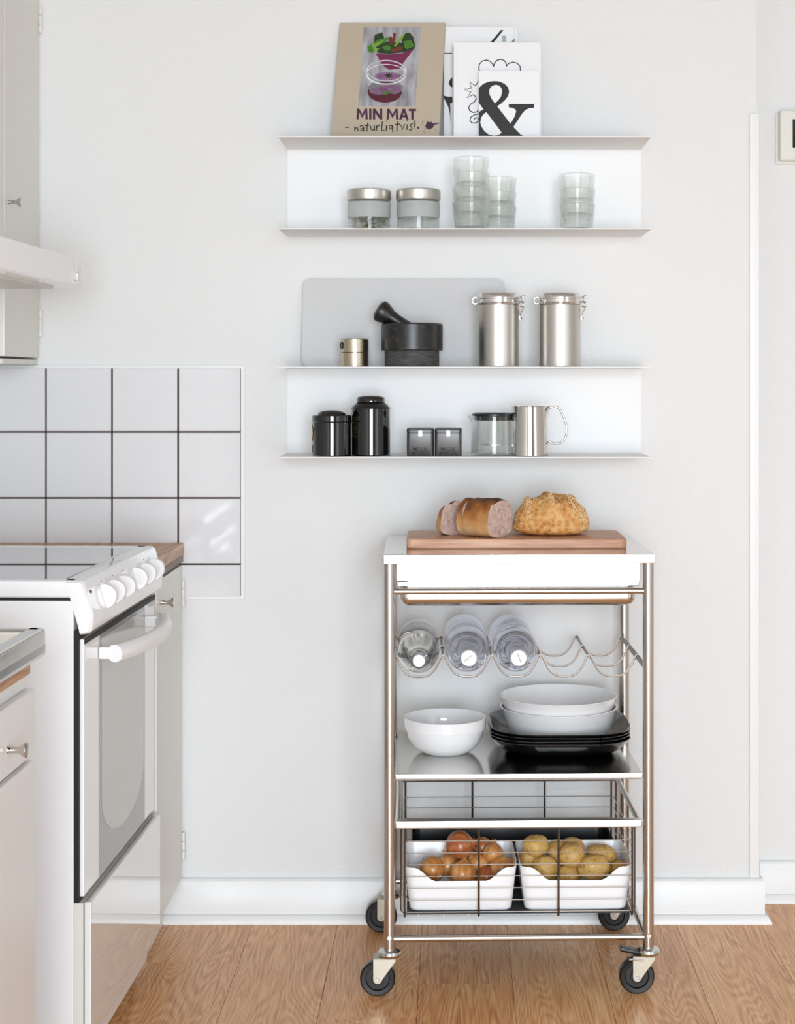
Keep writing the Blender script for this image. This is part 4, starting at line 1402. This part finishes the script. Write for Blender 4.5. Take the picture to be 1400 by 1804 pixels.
# wire basket: steel frame and single wires
ZB0, ZB1 = 0.1495, 0.345
BXo, BYf, BYb = 0.236, -0.178, 0.182
fr = MB()
fr.box(-0.2465, 0.2465, BYf - 0.014, BYf + 0.004, ZB1 - 0.0165, ZB1, 0.003, 2)
pth = [(-0.241, BYf + 0.002, ZB1 - 0.006), (-0.241, BYb - 0.02, ZB1 - 0.006)] + [(-0.221 - 0.02 * math.cos(a), BYb - 0.02 + 0.02 * math.sin(a), ZB1 - 0.006) for a in (0.4, 0.8, 1.2)]
pth += [(0.221 + 0.02 * math.cos(a), BYb - 0.02 + 0.02 * math.sin(a), ZB1 - 0.006) for a in (1.2, 0.8, 0.4)] + [(0.241, BYb - 0.02, ZB1 - 0.006), (0.241, BYf + 0.002, ZB1 - 0.006)]
fr.tube(pth, 0.006, 10)
bas = fr.build('wire_basket', G['wire_steel'], cart)
# perimeter wires
for z in (0.300, 0.2765, 0.253, 0.2295, 0.206, 0.182, 0.158):
    c = 0.012
    pts = rrect(-BXo + 0.004, BXo - 0.004, BYf + 0.002, BYb - 0.002, c, 4)
    MB().tube([(a, b, z) for a, b in pts], 0.0010, 6, closed=True).build('wire', G['wire_steel'], bas)
# U-shaped upright wires: down the front, under the floor, up the back
for x in (-BXo + 0.008, -0.080, 0.080, BXo - 0.008):
    pts = [(x, BYf, ZB1 - 0.014), (x, BYf, ZB0 + 0.005), (x, BYf + 0.005, ZB0), (x, BYb - 0.005, ZB0), (x, BYb, ZB0 + 0.005), (x, BYb, ZB1 - 0.006)]
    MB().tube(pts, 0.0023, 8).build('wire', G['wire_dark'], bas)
for y in (BYf + 0.025, BYf + 0.13, BYf + 0.235, BYb - 0.02):
    for sx in (-1, 1):
        pts = [(sx * BXo, y, ZB1 - 0.008), (sx * BXo, y, ZB0 + 0.006), (sx * (BXo - 0.006), y, ZB0 + 0.0005), (sx * 0.15, y, ZB0 + 0.0005), (0, y, ZB0 + 0.0005)]
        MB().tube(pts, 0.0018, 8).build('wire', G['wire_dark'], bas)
for i in range(9):
    x = -0.2 + 0.05 * i
    if abs(abs(x) - 0.08) > 0.01:
        MB().tube([(x, BYf + 0.004, ZB0 + 0.0022), (x, BYb - 0.004, ZB0 + 0.0022)], 0.001, 6).build('wire', G['wire_steel'], bas)

# ------------------------------------------------------------------ things on top: board, bread
o = thing('bread_board', 'rectangular beech chopping board on top of the steel cart', 'board', cp(0, 0, ZT), (0, 0, R(0.5)))
bx0, bx1 = atx(715, -0.352) - o.location.x, atx(1104, -0.352) - o.location.x
by0, by1 = -0.352 - o.location.y, -0.150 - o.location.y
mb = MB()
sec = []
for zz, ins in ((0.0005, 0.0015), (0.002, 0.0), (0.0185, 0.0), (0.020, 0.0015)):
    sec.append([(a, b, zz) for a, b in rrect(bx0 + ins, bx1 - ins, by0 + ins, by1 - ins, 0.012, 6)])
n = len(sec[0])
vs = [p for q in sec for p in q]
fs = [(a + j * n, (a + 1) % n + j * n, (a + 1) % n + (j + 1) * n, a + (j + 1) * n) for j in range(3) for a in range(n)] + [tuple(range(n)), tuple(range(4 * n - 1, 3 * n - 1, -1))]
mb.add(vs, fs).build('board', G['board_beech'], o, smooth=35)
ZBD = ZT + 0.020


def dome(w, h, k, flat_=0.25):
    """loaf cross-section: flat base, bulging sides, round top; (across, up)"""
    out = []
    for i in range(k):
        t = i / k
        a = 2 * PI * t - PI / 2
        ca, sa = math.cos(a), math.sin(a)
        x = math.copysign(abs(ca) ** 0.85, ca) * w / 2
        if sa >= 0:
            z = h * 0.40 + h * 0.60 * abs(sa) ** 0.95
        else:
            z = h * 0.40 * (1 - abs(sa) ** 0.55)
        out.append((x, z))
    return out


def loaf_piece(name, label, loc, yaw, stations, seed, tilt=0.0, group=None, ends=(True, True)):
    """stations: (along, width, height); crust wraps the sides, crumb closes the cut ends"""
    r = thing(name, label, 'bread', loc, (0, R(tilt), R(yaw)), group)
    k = 44
    rings = []
    for (s, w, h) in stations:
        ring = []
        for (a, b) in dome(w, h, k):
            p = Vector((s, a, b))
            nz = noise.noise(p * 45 + Vector((seed, 0, 0))) * 0.0036 + noise.noise(p * 130 + Vector((seed, 3, 0))) * 0.0009
            if b > 0.002:
                f = 1 + nz / 0.035
                ring.append((s + (noise.noise(p * 60) * 0.001), a * f, b * f))
            else:
                ring.append((s, a, max(0.0, b)))
        rings.append(ring)
    mb = MB()
    vs = [p for q in rings for p in q]
    fs = [(i + j * k, (i + 1) % k + j * k, (i + 1) % k + (j + 1) * k, i + (j + 1) * k) for j in range(len(rings) - 1) for i in range(k)]
    if not ends[0]:
        fs.append(tuple(range(k)))
    if not ends[1]:
        fs.append(tuple(range((len(rings) - 1) * k, len(rings) * k)))
    mb.add(vs, fs).build('crust', G['crust_brown'], r, smooth=60)
    for e, idx, sg in ((ends[0], 0, -1), (ends[1], -1, 1)):
        if not e:
            continue
        ring = rings[idx]
        c = Vector((sum(p[0] for p in ring) / k, 0, sum(p[2] for p in ring) / k))
        mb = MB()
        vs, fs = [], []
        levels = (1.0, 0.93, 0.8, 0.55, 0.25)
        for lv in levels:
            for p in ring:
                q = c + (Vector(p) - c) * lv
                bul = 0.0 if lv == 1.0 else 0.0012 * noise.noise(q * 90 + Vector((seed, 9, 1))) + 0.0006 * sg
                vs.append((q.x + bul, q.y, q.z))
        vs.append(tuple(c))
        for j in range(len(levels) - 1):
            fs += [(i + j * k, (i + 1) % k + j * k, (i + 1) % k + (j + 1) * k, i + (j + 1) * k) for i in range(k)]
        j = len(levels) - 1
        fs += [(i + j * k, (i + 1) % k + j * k, len(vs) - 1) for i in range(k)]
        mb.add(vs, fs).build('crumb', G['crumb'], r, smooth=60)
    return r


YL = -0.285
# main piece: cut face to the right and towards the camera
loaf_piece('bread_loaf', 'cut half of a brown loaf, its crumb face turned right', (atx(851, YL), YL, ZBD), -36,
           [(-0.022, 0.089, 0.079), (-0.008, 0.092, 0.081), (0.010, 0.094, 0.083), (0.027, 0.093, 0.081), (0.043, 0.092, 0.079)], 3.0)
loaf_piece('bread_slice', 'thin slice of brown bread standing against the cut half loaf', (atx(851, YL) - 0.0255, YL + 0.0185, ZBD), -36,
           [(-0.006, 0.086, 0.0765), (0.0, 0.087, 0.0772), (0.006, 0.088, 0.078)], 7.0)
loaf_piece('bread_slice', 'brown loaf end slice leaning at the left of the board', (atx(797, YL + 0.03), YL + 0.030, ZBD), -44,
           [(-0.024, 0.030, 0.040), (-0.021, 0.050, 0.054), (-0.015, 0.066, 0.063), (-0.006, 0.074, 0.068), (0.004, 0.078, 0.070)], 11.0, 0.0, None, (False, True))

# seeded round loaf
YR = -0.245
XL = atx(970.5, YR)
hw = 66 / FPX * (CAM_D + YR)
hh = atz(870, YR) - ZBD
lo = thing('bread_loaf', 'whole golden loaf crusted with sesame seeds on the board', 'bread', (XL, YR, ZBD))
mb = MB()
nu, nv = 72, 30


def loaf_pt(u, v):
    """u round, v 0 base centre .. 1 top"""
    a = 2 * PI * u
    ca, sa = math.cos(a), math.sin(a)
    ph = -PI / 2 + PI * v
    c, s = math.cos(ph), math.sin(ph)
    rx, ry = hw, 0.062
    x = rx * abs(c) ** 0.55 * math.copysign(abs(ca) ** 0.9, ca)
    y = ry * abs(c) ** 0.55 * math.copysign(abs(sa) ** 0.9, sa)
    z = hh * 0.30 + (hh * 0.68 * abs(s) ** 0.95 if s > 0 else -hh * 0.30 * abs(s) ** 0.5)
    t = x / rx
    top = max(0.0, s)
    # ridges across the top, lower to the right end
    ridge = 0.0085 * (0.5 + 0.5 * math.cos(2 * PI * (t * 1.75 + 0.12 + 0.1 * (y / ry) + 0.12 * math.sin(9 * t)))) - 0.004
    sl = -0.014 * max(0, t - 0.25) - 0.012 * max(0, -t - 0.3)
    z += (ridge + sl) * top ** 0.6
    p = Vector((x, y, z))
    f = 1 + (noise.noise(p * 38 + Vector((5, 1, 2))) * 0.06 + noise.noise(p * 110) * 0.03) * (1 if z > 0.004 else 0)
    q = Vector((x * f, y * f, max(0, z * f)))
    return q, ridge * top


vs, fs = [], []
for j in range(nv + 1):
    for i in range(nu):
        vs.append(loaf_pt(i / nu, j / nv)[0])
for j in range(nv):
    fs += [(i + j * nu, (i + 1) % nu + j * nu, (i + 1) % nu + (j + 1) * nu, i + (j + 1) * nu) for i in range(nu)]
mb.add(vs, fs)
mb.build('crust', G['crust_gold'], lo, smooth=60)
rg = random.Random(12)
mb = MB()
oct_v = [(1, 0, 0), (-1, 0, 0), (0, 1, 0), (0, -1, 0), (0, 0, 1), (0, 0, -1)]
oct_f = [(0, 2, 4), (2, 1, 4), (1, 3, 4), (3, 0, 4), (2, 0, 5), (1, 2, 5), (3, 1, 5), (0, 3, 5)]
cnt = 0
while cnt < 2000:
    u, v = rg.random(), rg.uniform(0.42, 0.97)
    p, rdg = loaf_pt(u, v)
    want = 0.10 + (0.9 if rdg > 0.0008 else 0) + (0.7 if p.x > hw * 0.72 else 0)
    if rg.random() > want:
        continue
    p2, _ = loaf_pt(u + 0.004, v)
    p3, _ = loaf_pt(u, v + 0.006)
    nn = (p2 - p).cross(p3 - p)
    if nn.length < 1e-12:
        continue
    nn.normalize()
    M = Matrix.Translation(p + nn * 0.0003) @ nn.to_track_quat('Z', 'Y').to_matrix().to_4x4() @ Matrix.Rotation(rg.uniform(0, PI), 4, 'Z') @ Matrix.Diagonal((0.0018, 0.0010, 0.0008, 1))
    mb.add(oct_v, oct_f, M)
    cnt += 1
mb.build('sesame_seeds', G['seed'], lo, smooth=0)['kind'] = 'stuff'

# crumbs
mb = MB()
for i in range(46):
    a = rg.random()
    x = atx(rg.uniform(800, 985), -0.31)
    y = rg.uniform(-0.345, -0.305)
    s = rg.uniform(0.0004, 0.0014)
    mb.add(oct_v, oct_f, Matrix.Translation((x, y, ZBD + s * 0.5)) @ Matrix.Rotation(rg.uniform(0, 3), 4, 'Z') @ Matrix.Diagonal((s * 1.6, s, s * 0.6, 1)))
o = mb.build('bread_crumbs', G['crumb_dark'], None, smooth=0)
tag(o, 'scattered bread crumbs on the chopping board', 'crumbs')
o['kind'] = 'stuff'

# ------------------------------------------------------------------ bottles in the rack


def bottle_axis(lx, z):
    return CM @ Matrix.Translation((lx, 0, z)) @ Matrix.Rotation(PI / 2, 4, 'X')


def bottle(label, valley, r, kind):
    lx = (-2 + valley) * PITCH
    # lowest axis height at which the body clears the wave wire
    zc = max(wavez(lx + q * 0.001) + 0.0023 + math.sqrt(max(0, r * r - (q * 0.001) ** 2)) for q in range(-int(r * 1000), int(r * 1000) + 1)) + 0.0002
    ob = thing('water_bottle' if kind else 'swing_top_bottle', label, 'bottle')
    ob.matrix_world = bottle_axis(lx, zc)
    ob.rotation_mode = 'XYZ'
    y0 = -0.140 if kind else -0.134   # rear end lies at local z = -0.192 (towards the wall)
    if kind:
        pr = [(0, 0.006), (r * 0.55, 0.0), (r * 0.88, 0.001), (r, 0.010)]
        zz = 0.010
        for q in range(7):
            pr += [(r, zz + 0.010), (r - 0.0022, zz + 0.016), (r, zz + 0.022)]
            zz += 0.024
        pr += [(r, 0.205), (r * 0.98, 0.222), (r * 0.88, 0.244), (r * 0.68, 0.268), (r * 0.47, 0.287), (0.0150, 0.295), (0.0140, 0.298), (0.0165, 0.300), (0.0165, 0.302), (0.0130, 0.303), (0.0130, 0.3045), (0, 0.3045)]
        MB().lathe([(a, b + y0) for a, b in pr], 48, None).build('body', G['pet_water'], ob)
        c = MB().lathe([(0, 0.3048 + y0), (0.0150, 0.3048 + y0), (0.0162, 0.306 + y0), (0.0162, 0.319 + y0), (0.0150, 0.3208 + y0), (0, 0.321 + y0)], 32).build('cap', G['plastic_white'], ob)
        M = Matrix.Rotation(R(38 if valley == 1 else -68), 4, 'Z') @ Matrix.Translation((0, 0, 0.321 + y0))
        mk = MB()
        for q in range(7):
            mk.box(-0.0095 + q * 0.0028, -0.0095 + q * 0.0028 + 0.0018, 0.001 - 0.0009, 0.001 + 0.0009, 0, 0.0002, M=M)
        mk.build('printed_mark', G['ink_grey'], c, smooth=0)
    else:
        t = 0.0028
        out = [(0, 0.006), (r * 0.6, 0.001), (r * 0.92, 0.0), (r, 0.008), (r, 0.195), (r * 0.97, 0.206), (r * 0.84, 0.222), (r * 0.62, 0.238), (r * 0.44, 0.250), (0.0150, 0.264), (0.0140, 0.285), (0.0160, 0.287), (0.0160, 0.293)]
        inn = [(0.0115, 0.293), (0.0110, 0.262), (r * 0.44 - t, 0.249), (r * 0.62 - t, 0.236), (r * 0.84 - t, 0.220), (r * 0.97 - t, 0.204), (r - t, 0.194), (r - t, 0.010), (r * 0.9 - t, 0.004), (r * 0.6, 0.0045), (0, 0.010)]
        MB().lathe([(a, b + y0) for a, b in out + inn], 48).build('body', G['glass_green'], ob)
        MB().lathe([(0, 0.2935 + y0), (0.0108, 0.2935 + y0), (0.0132, 0.297 + y0), (0.0132, 0.304 + y0), (0.0115, 0.3075 + y0), (0, 0.308 + y0)], 28).build('stopper', G['ceramic_white'], ob)
        MB().lathe([(0.0160, 0.2932 + y0), (0.0170, 0.292 + y0), (0.0172, 0.296 + y0), (0.0135, 0.2962 + y0), (0.0120, 0.2938 + y0)], 28, closed=True).build('rubber_seal', G['black_rubber'], ob)
        w = MB()
        for sg in (-1, 1):
            a = R(35)
            dx, dy = sg * math.cos(a), sg * math.sin(a)
            w.tube([(dx * 0.013, dy * 0.013, 0.302 + y0), (dx * 0.019, dy * 0.019, 0.300 + y0), (dx * 0.0205, dy * 0.0205, 0.288 + y0), (dx * 0.0155, dy * 0.0155, 0.272 + y0)], 0.0012, 6)
        w.build('wire_bail', G['chrome'], ob)
    return ob


bottle('empty clear swing-top bottle with white stopper in the leftmost rack bay', 0, 0.0425, 0)
bottle('clear water bottle with white cap in the middle, between two bottles', 1, 0.0452, 1)
bottle('clear water bottle with white cap, rightmost of the three in the rack', 2, 0.0452, 1)

# ------------------------------------------------------------------ bowls and plates on the shelf
Yb = -0.255
s_ = (CAM_D + Yb) / FPX
o = thing('serving_bowl', 'round white bowl with banded rim alone on the steel shelf', 'bowl', (atx(784, Yb), Yb, ZS))
r0 = 72.5 * s_
hb = 0.0755
MB().lathe([(0, 0.002), (0.036, 0.002), (0.038, 0), (0.045, 0), (0.049, 0.0025), (r0 * 0.70, 0.0085), (r0 * 0.82, 0.019), (r0 * 0.905, 0.034), (r0 * 0.945, 0.0475), (r0 * 0.955, 0.0515), (r0 * 0.985, 0.0525), (r0 * 0.998, hb - 0.001), (r0 * 0.985, hb), (r0 * 0.965, hb - 0.002), (r0 * 0.925, 0.053), (r0 * 0.87, 0.035), (r0 * 0.77, 0.021), (r0 * 0.62, 0.011), (0.044, 0.008), (0, 0.007)], 64).build('bowl_body', G['ceramic_white'], o)


def sq_ring(w, r, z, k=10):
    return [(a, b, z) for a, b in rrect(-w, w, -w, w, r, k)]


Yp = -0.200
Xp = atx(983, Yp)
PWd = 122 / FPX * (CAM_D + Yp)
plate_secs = [(0.080, 0.06, 0.0), (0.106, 0.070, 0.0010), (0.126, 0.082, 0.0085), (0.139, 0.090, 0.0205), (PWd, 0.094, 0.0335), (PWd - 0.0006, 0.094, 0.0350), (PWd - 0.0032, 0.092, 0.0345), (0.1355, 0.088, 0.0215), (0.1235, 0.080, 0.0115), (0.104, 0.069, 0.0052), (0.075, 0.06, 0.0045)]
vs, fs = [], []
for w, r_, z in plate_secs:
    vs += sq_ring(w, r_, z)
n = len(vs) // len(plate_secs)
fs = [(a + j * n, (a + 1) % n + j * n, (a + 1) % n + (j + 1) * n, a + (j + 1) * n) for j in range(len(plate_secs) - 1) for a in range(n)]
fs += [tuple(range(n)), tuple(range(len(plate_secs) * n - 1, (len(plate_secs) - 1) * n - 1, -1))]
pm = bpy.data.meshes.new('dinner_plate')
pm.from_pydata([tuple(q) for q in vs], [], fs)
bmm = bmesh.new(); bmm.from_mesh(pm); bmesh.ops.recalc_face_normals(bmm, faces=bmm.faces[:]); bmm.to_mesh(pm); bmm.free()
finish(pm, G['black_gloss'], 40)
DPL = 0.0068
NPL = 4
names = ['bottom plate', 'second plate from the bottom', 'third plate from the bottom', 'top plate']
for i in range(NPL):
    q = link('dinner_plate', pm, None, (Xp + (0.001, -0.001, 0.0, 0.001)[i], Yp, ZS + i * DPL))
    q.rotation_euler = (0, 0, R((1.0, 2.0, 0.4, 1.4)[i]))
    tag(q, 'square black plate, %s of the stack under the white dishes' % names[i], 'plate', 'stacked black plates')
ZPL = ZS + (NPL - 1) * DPL + 0.0047
Yd = -0.195
s_ = (CAM_D + Yd) / FPX
rd = 103.5 * s_
hd_ = 0.062
DP = [(0, 0), (0.104, 0), (0.1085, 0.004), (rd * 0.98, hd_ - 0.004), (rd, hd_ - 0.001), (rd - 0.0005, hd_), (rd - 0.0035, hd_ - 0.0005), (rd * 0.955, hd_ - 0.006), (0.1045, 0.008), (0.098, 0.0045), (0, 0.004)]
d1 = MB().lathe(DP, 72).build('oven_dish', G['ceramic_white'], None, loc=(atx(984, Yd), Yd, ZPL))
tag(d1, 'round white oven dish resting on the black plates, lower of two', 'dish', 'nested white oven dishes')
d2 = link('oven_dish', d1.data, None, (atx(984, Yd) - 0.001, Yd, ZPL + 0.0235))
d2.scale = (1.004, 1.004, 1.0)
tag(d2, 'round white oven dish nested on top of another white dish', 'dish', 'nested white oven dishes')

# ------------------------------------------------------------------ bins in the basket
ZF = ZB0 + 0.0034
mt = MB().box(-0.224, 0.224, BYf + 0.004, BYb - 0.006, 0, 0.0015, 0.0005, 1).build('basket_mat', G['mat_grey'], None, loc=cp(0, 0, ZF))
mt.rotation_euler = (0, 0, CR)
tag(mt, 'dark grey mat lining the floor of the wire basket', 'mat')
ZF += 0.0016


def bin_mesh(w, dpt, h, scoop, t=0.0022, taper=0.011):
    """open tub, front (-y) wall dips in the middle; w x dpt at the rim"""
    k = 8
    outer_top = rrect(-w / 2, w / 2, -dpt / 2, dpt / 2, 0.018, k)
    # denser front edge for the scoop
    def densify(pts):
        out = []
        for i, p in enumerate(pts):
            q = pts[(i + 1) % len(pts)]
            out.append(p)
            dl = math.dist(p, q)
            m_ = int(dl / 0.008)
            for j in range(1, m_):
                out.append((p[0] + (q[0] - p[0]) * j / m_, p[1] + (q[1] - p[1]) * j / m_))
        return out
    top = densify(outer_top)
    n = len(top)

    def rimz(x, y):
        if y > -dpt / 2 + 0.03:
            return h
        e = (w / 2 - 0.018 - abs(x)) / 0.042
        e = max(0.0, min(1.0, e))
        e = e * e * (3 - 2 * e)
        b = h - 0.008 * min(1.0, max(0, (-dpt / 2 + 0.03 - y) / 0.02))
        return b - (scoop - 0.008) * e if y < -dpt / 2 + 0.001 else b - (scoop - 0.008) * e * max(0, 1 - (y + dpt / 2) / 0.01)
    sx_, sy_ = (w - 2 * taper) / w, (dpt - 2 * taper) / dpt
    vs, fs = [], []

    def ring(f, inset):
        o_ = []
        for (x, y) in top:
            zt_ = rimz(x, y)
            z = zt_ * f
            s = f * zt_ / h
            fx, fy = sx_ + (1 - sx_) * s, sy_ + (1 - sy_) * s
            kx, ky = 1 - 2 * inset / w, 1 - 2 * inset / dpt
            o_.append((x * fx * kx, y * fy * ky, z))
        return o_
    rings = [[(x * (1 - 0.12 * 0.35), y * (1 - 0.2 * 0.35), 0) for x, y, _ in ring(0.0, 0)], ring(0.03, 0.001), ring(0.08, 0), ring(0.4, 0), ring(0.7, 0), ring(0.97, 0), ring(1.0, 0.0006), ring(1.0, t - 0.0006), ring(0.97, t), ring(0.6, t), ring(0.12, t), [(x * 0.97, y * 0.97, t) for x, y, _ in ring(0.0, t)]]
    for r_ in rings:
        vs += r_
    fs = [(a + j * n, (a + 1) % n + j * n, (a + 1) % n + (j + 1) * n, a + (j + 1) * n) for j in range(len(rings) - 1) for a in range(n)]
    fs += [tuple(range(n)), tuple(range(len(rings) * n - 1, (len(rings) - 1) * n - 1, -1))]
    return MB().add(vs, fs)


by_c = BYf + 0.006 + 0.087
bw1 = 0.2265
LX1 = -0.2285 + bw1 / 2
LX2 = 0.0025 + bw1 / 2
BH_ = 0.0985
b1 = bin_mesh(bw1, 0.172, BH_, 0.036).build('storage_bin', G['plastic_white'], None, loc=cp(LX1, by_c, ZF), smooth=50)
b1.rotation_euler = (0, 0, CR)
tag(b1, 'white plastic bin with scooped front, filled with onions', 'bin', 'white bins in the wire basket')
b2 = link('storage_bin', b1.data, None, cp(LX2, by_c, ZF))
b2.rotation_euler = (0, 0, CR)
tag(b2, 'white plastic bin with scooped front, filled with potatoes', 'bin', 'white bins in the wire basket')
b3 = bin_mesh(0.430, 0.165, 0.092, 0.004, 0.0025, 0.008).build('storage_bin', G['black_plastic'], None, loc=cp(0.0, 0.090, ZF), smooth=50)
b3.rotation_euler = (0, 0, CR)
tag(b3, 'long black plastic bin behind the two white bins', 'bin')

# ------------------------------------------------------------------ onions and potatoes


def vnoise(p, seed, amp, fr):
    return amp * noise.noise(p * fr + Vector((seed * 3.7, seed * 1.3, seed * 2.1)))


def onion(label, px, py, Y, r, axis, seed, m_, sprout=0.0):
    """axis: direction of the dry tip"""
    c = at(px, py, Y)
    d = Vector(axis).normalized()
    ob = thing('onion', label, 'onion', c, group='onions in the left bin')
    ob.rotation_euler = d.to_track_quat('Z', 'Y').to_euler()
    prof = [(0, -0.93), (0.16, -0.92), (0.4, -0.84), (0.7, -0.66), (0.9, -0.38), (1.0, -0.04), (0.97, 0.28), (0.84, 0.56), (0.62, 0.78), (0.38, 0.93), (0.22, 1.04), (0.15, 1.16)]
    mb = MB()
    seg = 28
    pr = []
    for a, b in prof:
        pr.append((a * r, b * r))
    mb.lathe(pr, seg)
    mb.v = [tuple(Vector(q) * (1 + vnoise(Vector(q), seed, 0.055, 28))) for q in mb.v]
    mb.build('bulb', m_, ob, smooth=60)
    tp = MB()
    for k in range(5):
        a = 2 * PI * k / 5 + seed
        h = r * (1.30 + 0.22 * ((k * 37 + int(seed * 10)) % 5) / 5 + sprout)
        tp.tube([(0.10 * r * math.cos(a), 0.10 * r * math.sin(a), r * 1.02), (0.11 * r * math.cos(a), 0.11 * r * math.sin(a), r * 1.16), (0.20 * r * math.cos(a + 0.5), 0.20 * r * math.sin(a + 0.5), h)], [0.075 * r, 0.06 * r, 0.015 * r], 5)
    tp.build('dry_tip', G['onion_tip'], ob, smooth=60)
    rt = MB()
    for k in range(16):
        a = 2 * PI * k / 16 + seed
        q = 0.02 * r + 0.12 * r * ((k * 7) % 5) / 5
        rt.tube([(q * math.cos(a), q * math.sin(a), -0.92 * r), (1.4 * q * math.cos(a), 1.4 * q * math.sin(a), -1.02 * r), (2.2 * q * math.cos(a + 0.4), 2.2 * q * math.sin(a + 0.4), -1.06 * r)], 0.018 * r, 4)
    rt.build('roots', G['onion_root'], ob, smooth=60)
    return ob


def hide_r(n_):
    return n_


onion('big reddish onion topmost in the left bin', 809, 1489, -0.325, 0.0300, (0.8, -0.05, 0.15), 1.0, G['onion_red'])
onion('onion at the left end of the bin, root end facing the camera', 762, 1532, -0.350, 0.0262, (-0.45, 0.75, 0.25), 2.0, G['onion_skin'])
onion('pale onion peeping out behind the leftmost onion', 789, 1526, -0.312, 0.0240, (-0.2, 0.4, 0.9), 3.0, G['onion_skin'])
onion('broad onion at front centre of the left bin', 814, 1540, -0.360, 0.0280, (0.15, 0.4, 0.85), 4.0, G['onion_skin'])
onion('small brown onion half hidden behind the topmost one', 850, 1493, -0.300, 0.0205, (-0.6, 0.2, 0.5), 5.0, G['onion_red'])
onion('onion with shaggy roots below the topmost onion', 841, 1519, -0.322, 0.0240, (0.5, 0.5, -0.6), 6.0, G['onion_skin'])
onion('upright golden onion right of the topmost onion', 868, 1504, -0.330, 0.0215, (0.1, 0.25, 1.0), 7.0, G['onion_skin'])
onion('onion with long dry tip at the right end of the left bin', 883, 1529, -0.350, 0.0255, (0.85, 0.15, 0.5), 8.0, G['onion_skin'], 0.2)
onion('dark onion low in the bin below the upright golden one', 857, 1546, -0.350, 0.0235, (0.2, 0.8, 0.4), 9.0, G['onion_red'])


def potato(label, px, py, Y, rx, ry, rz, rot, seed):
    c = at(px, py, Y)
    bm = bmesh.new()
    bmesh.ops.create_icosphere(bm, subdivisions=4, radius=1.0)
    for q in bm.verts:
        d = q.co.copy()
        f = 1 + vnoise(d, seed, 0.13, 1.1) + vnoise(d, seed + 5, 0.05, 2.6)
        # shallow eyes
        for e in range(6):
            rg_ = random.Random(int(seed * 100) + e)
            ev = Vector((rg_.uniform(-1, 1), rg_.uniform(-1, 1), rg_.uniform(-1, 1))).normalized()
            ds = (d - ev).length
            f -= 0.030 * math.exp(-(ds / 0.10) ** 2)
        q.co = Vector((d.x * rx, d.y * ry, d.z * rz)) * f
    mb = MB().bm(bm)
    o = mb.build('potato', G['potato_skin'], None, smooth=80, loc=c)
    o.rotation_euler = tuple(R(a) for a in rot)
    tag(o, label, 'potato', 'potatoes in the right bin')
    return o


potato('round potato topmost at the left of the right bin', 943, 1489, -0.328, 0.0265, 0.024, 0.0225, (0, 0, 10), 1)
potato('potato wedged under the topmost round one', 931, 1512, -0.322, 0.0215, 0.022, 0.0190, (0, 10, 20), 2)
potato('scabby potato at the front left of the right bin', 959, 1531, -0.350, 0.0265, 0.0235, 0.0295, (0, 20, 0), 3)
potato('potato half hidden behind the large central one', 982, 1500, -0.302, 0.0240, 0.024, 0.0240, (0, 0, 30), 4)
potato('large central potato with a dimpled skin', 1008, 1507, -0.336, 0.0280, 0.026, 0.0270, (0, -15, 10), 5)
potato('long oval potato lying at the front right of the bin', 1046, 1528, -0.356, 0.0350, 0.024, 0.0255, (0, -6, 0), 6)
potato('flat potato lying behind the long oval one', 1060, 1504, -0.318, 0.0310, 0.025, 0.0190, (0, 14, 0), 7)
potato('small potato at the right end of the bin', 1090, 1533, -0.340, 0.0210, 0.020, 0.0210, (0, 0, 0), 8)
potato('rear potato peeping over the large central one', 1010, 1491, -0.300, 0.0240, 0.022, 0.0190, (0, 0, 0), 9)
potato('potato low in the bin below the large central one', 1001, 1543, -0.335, 0.0270, 0.024, 0.0240, (0, 0, 0), 10)
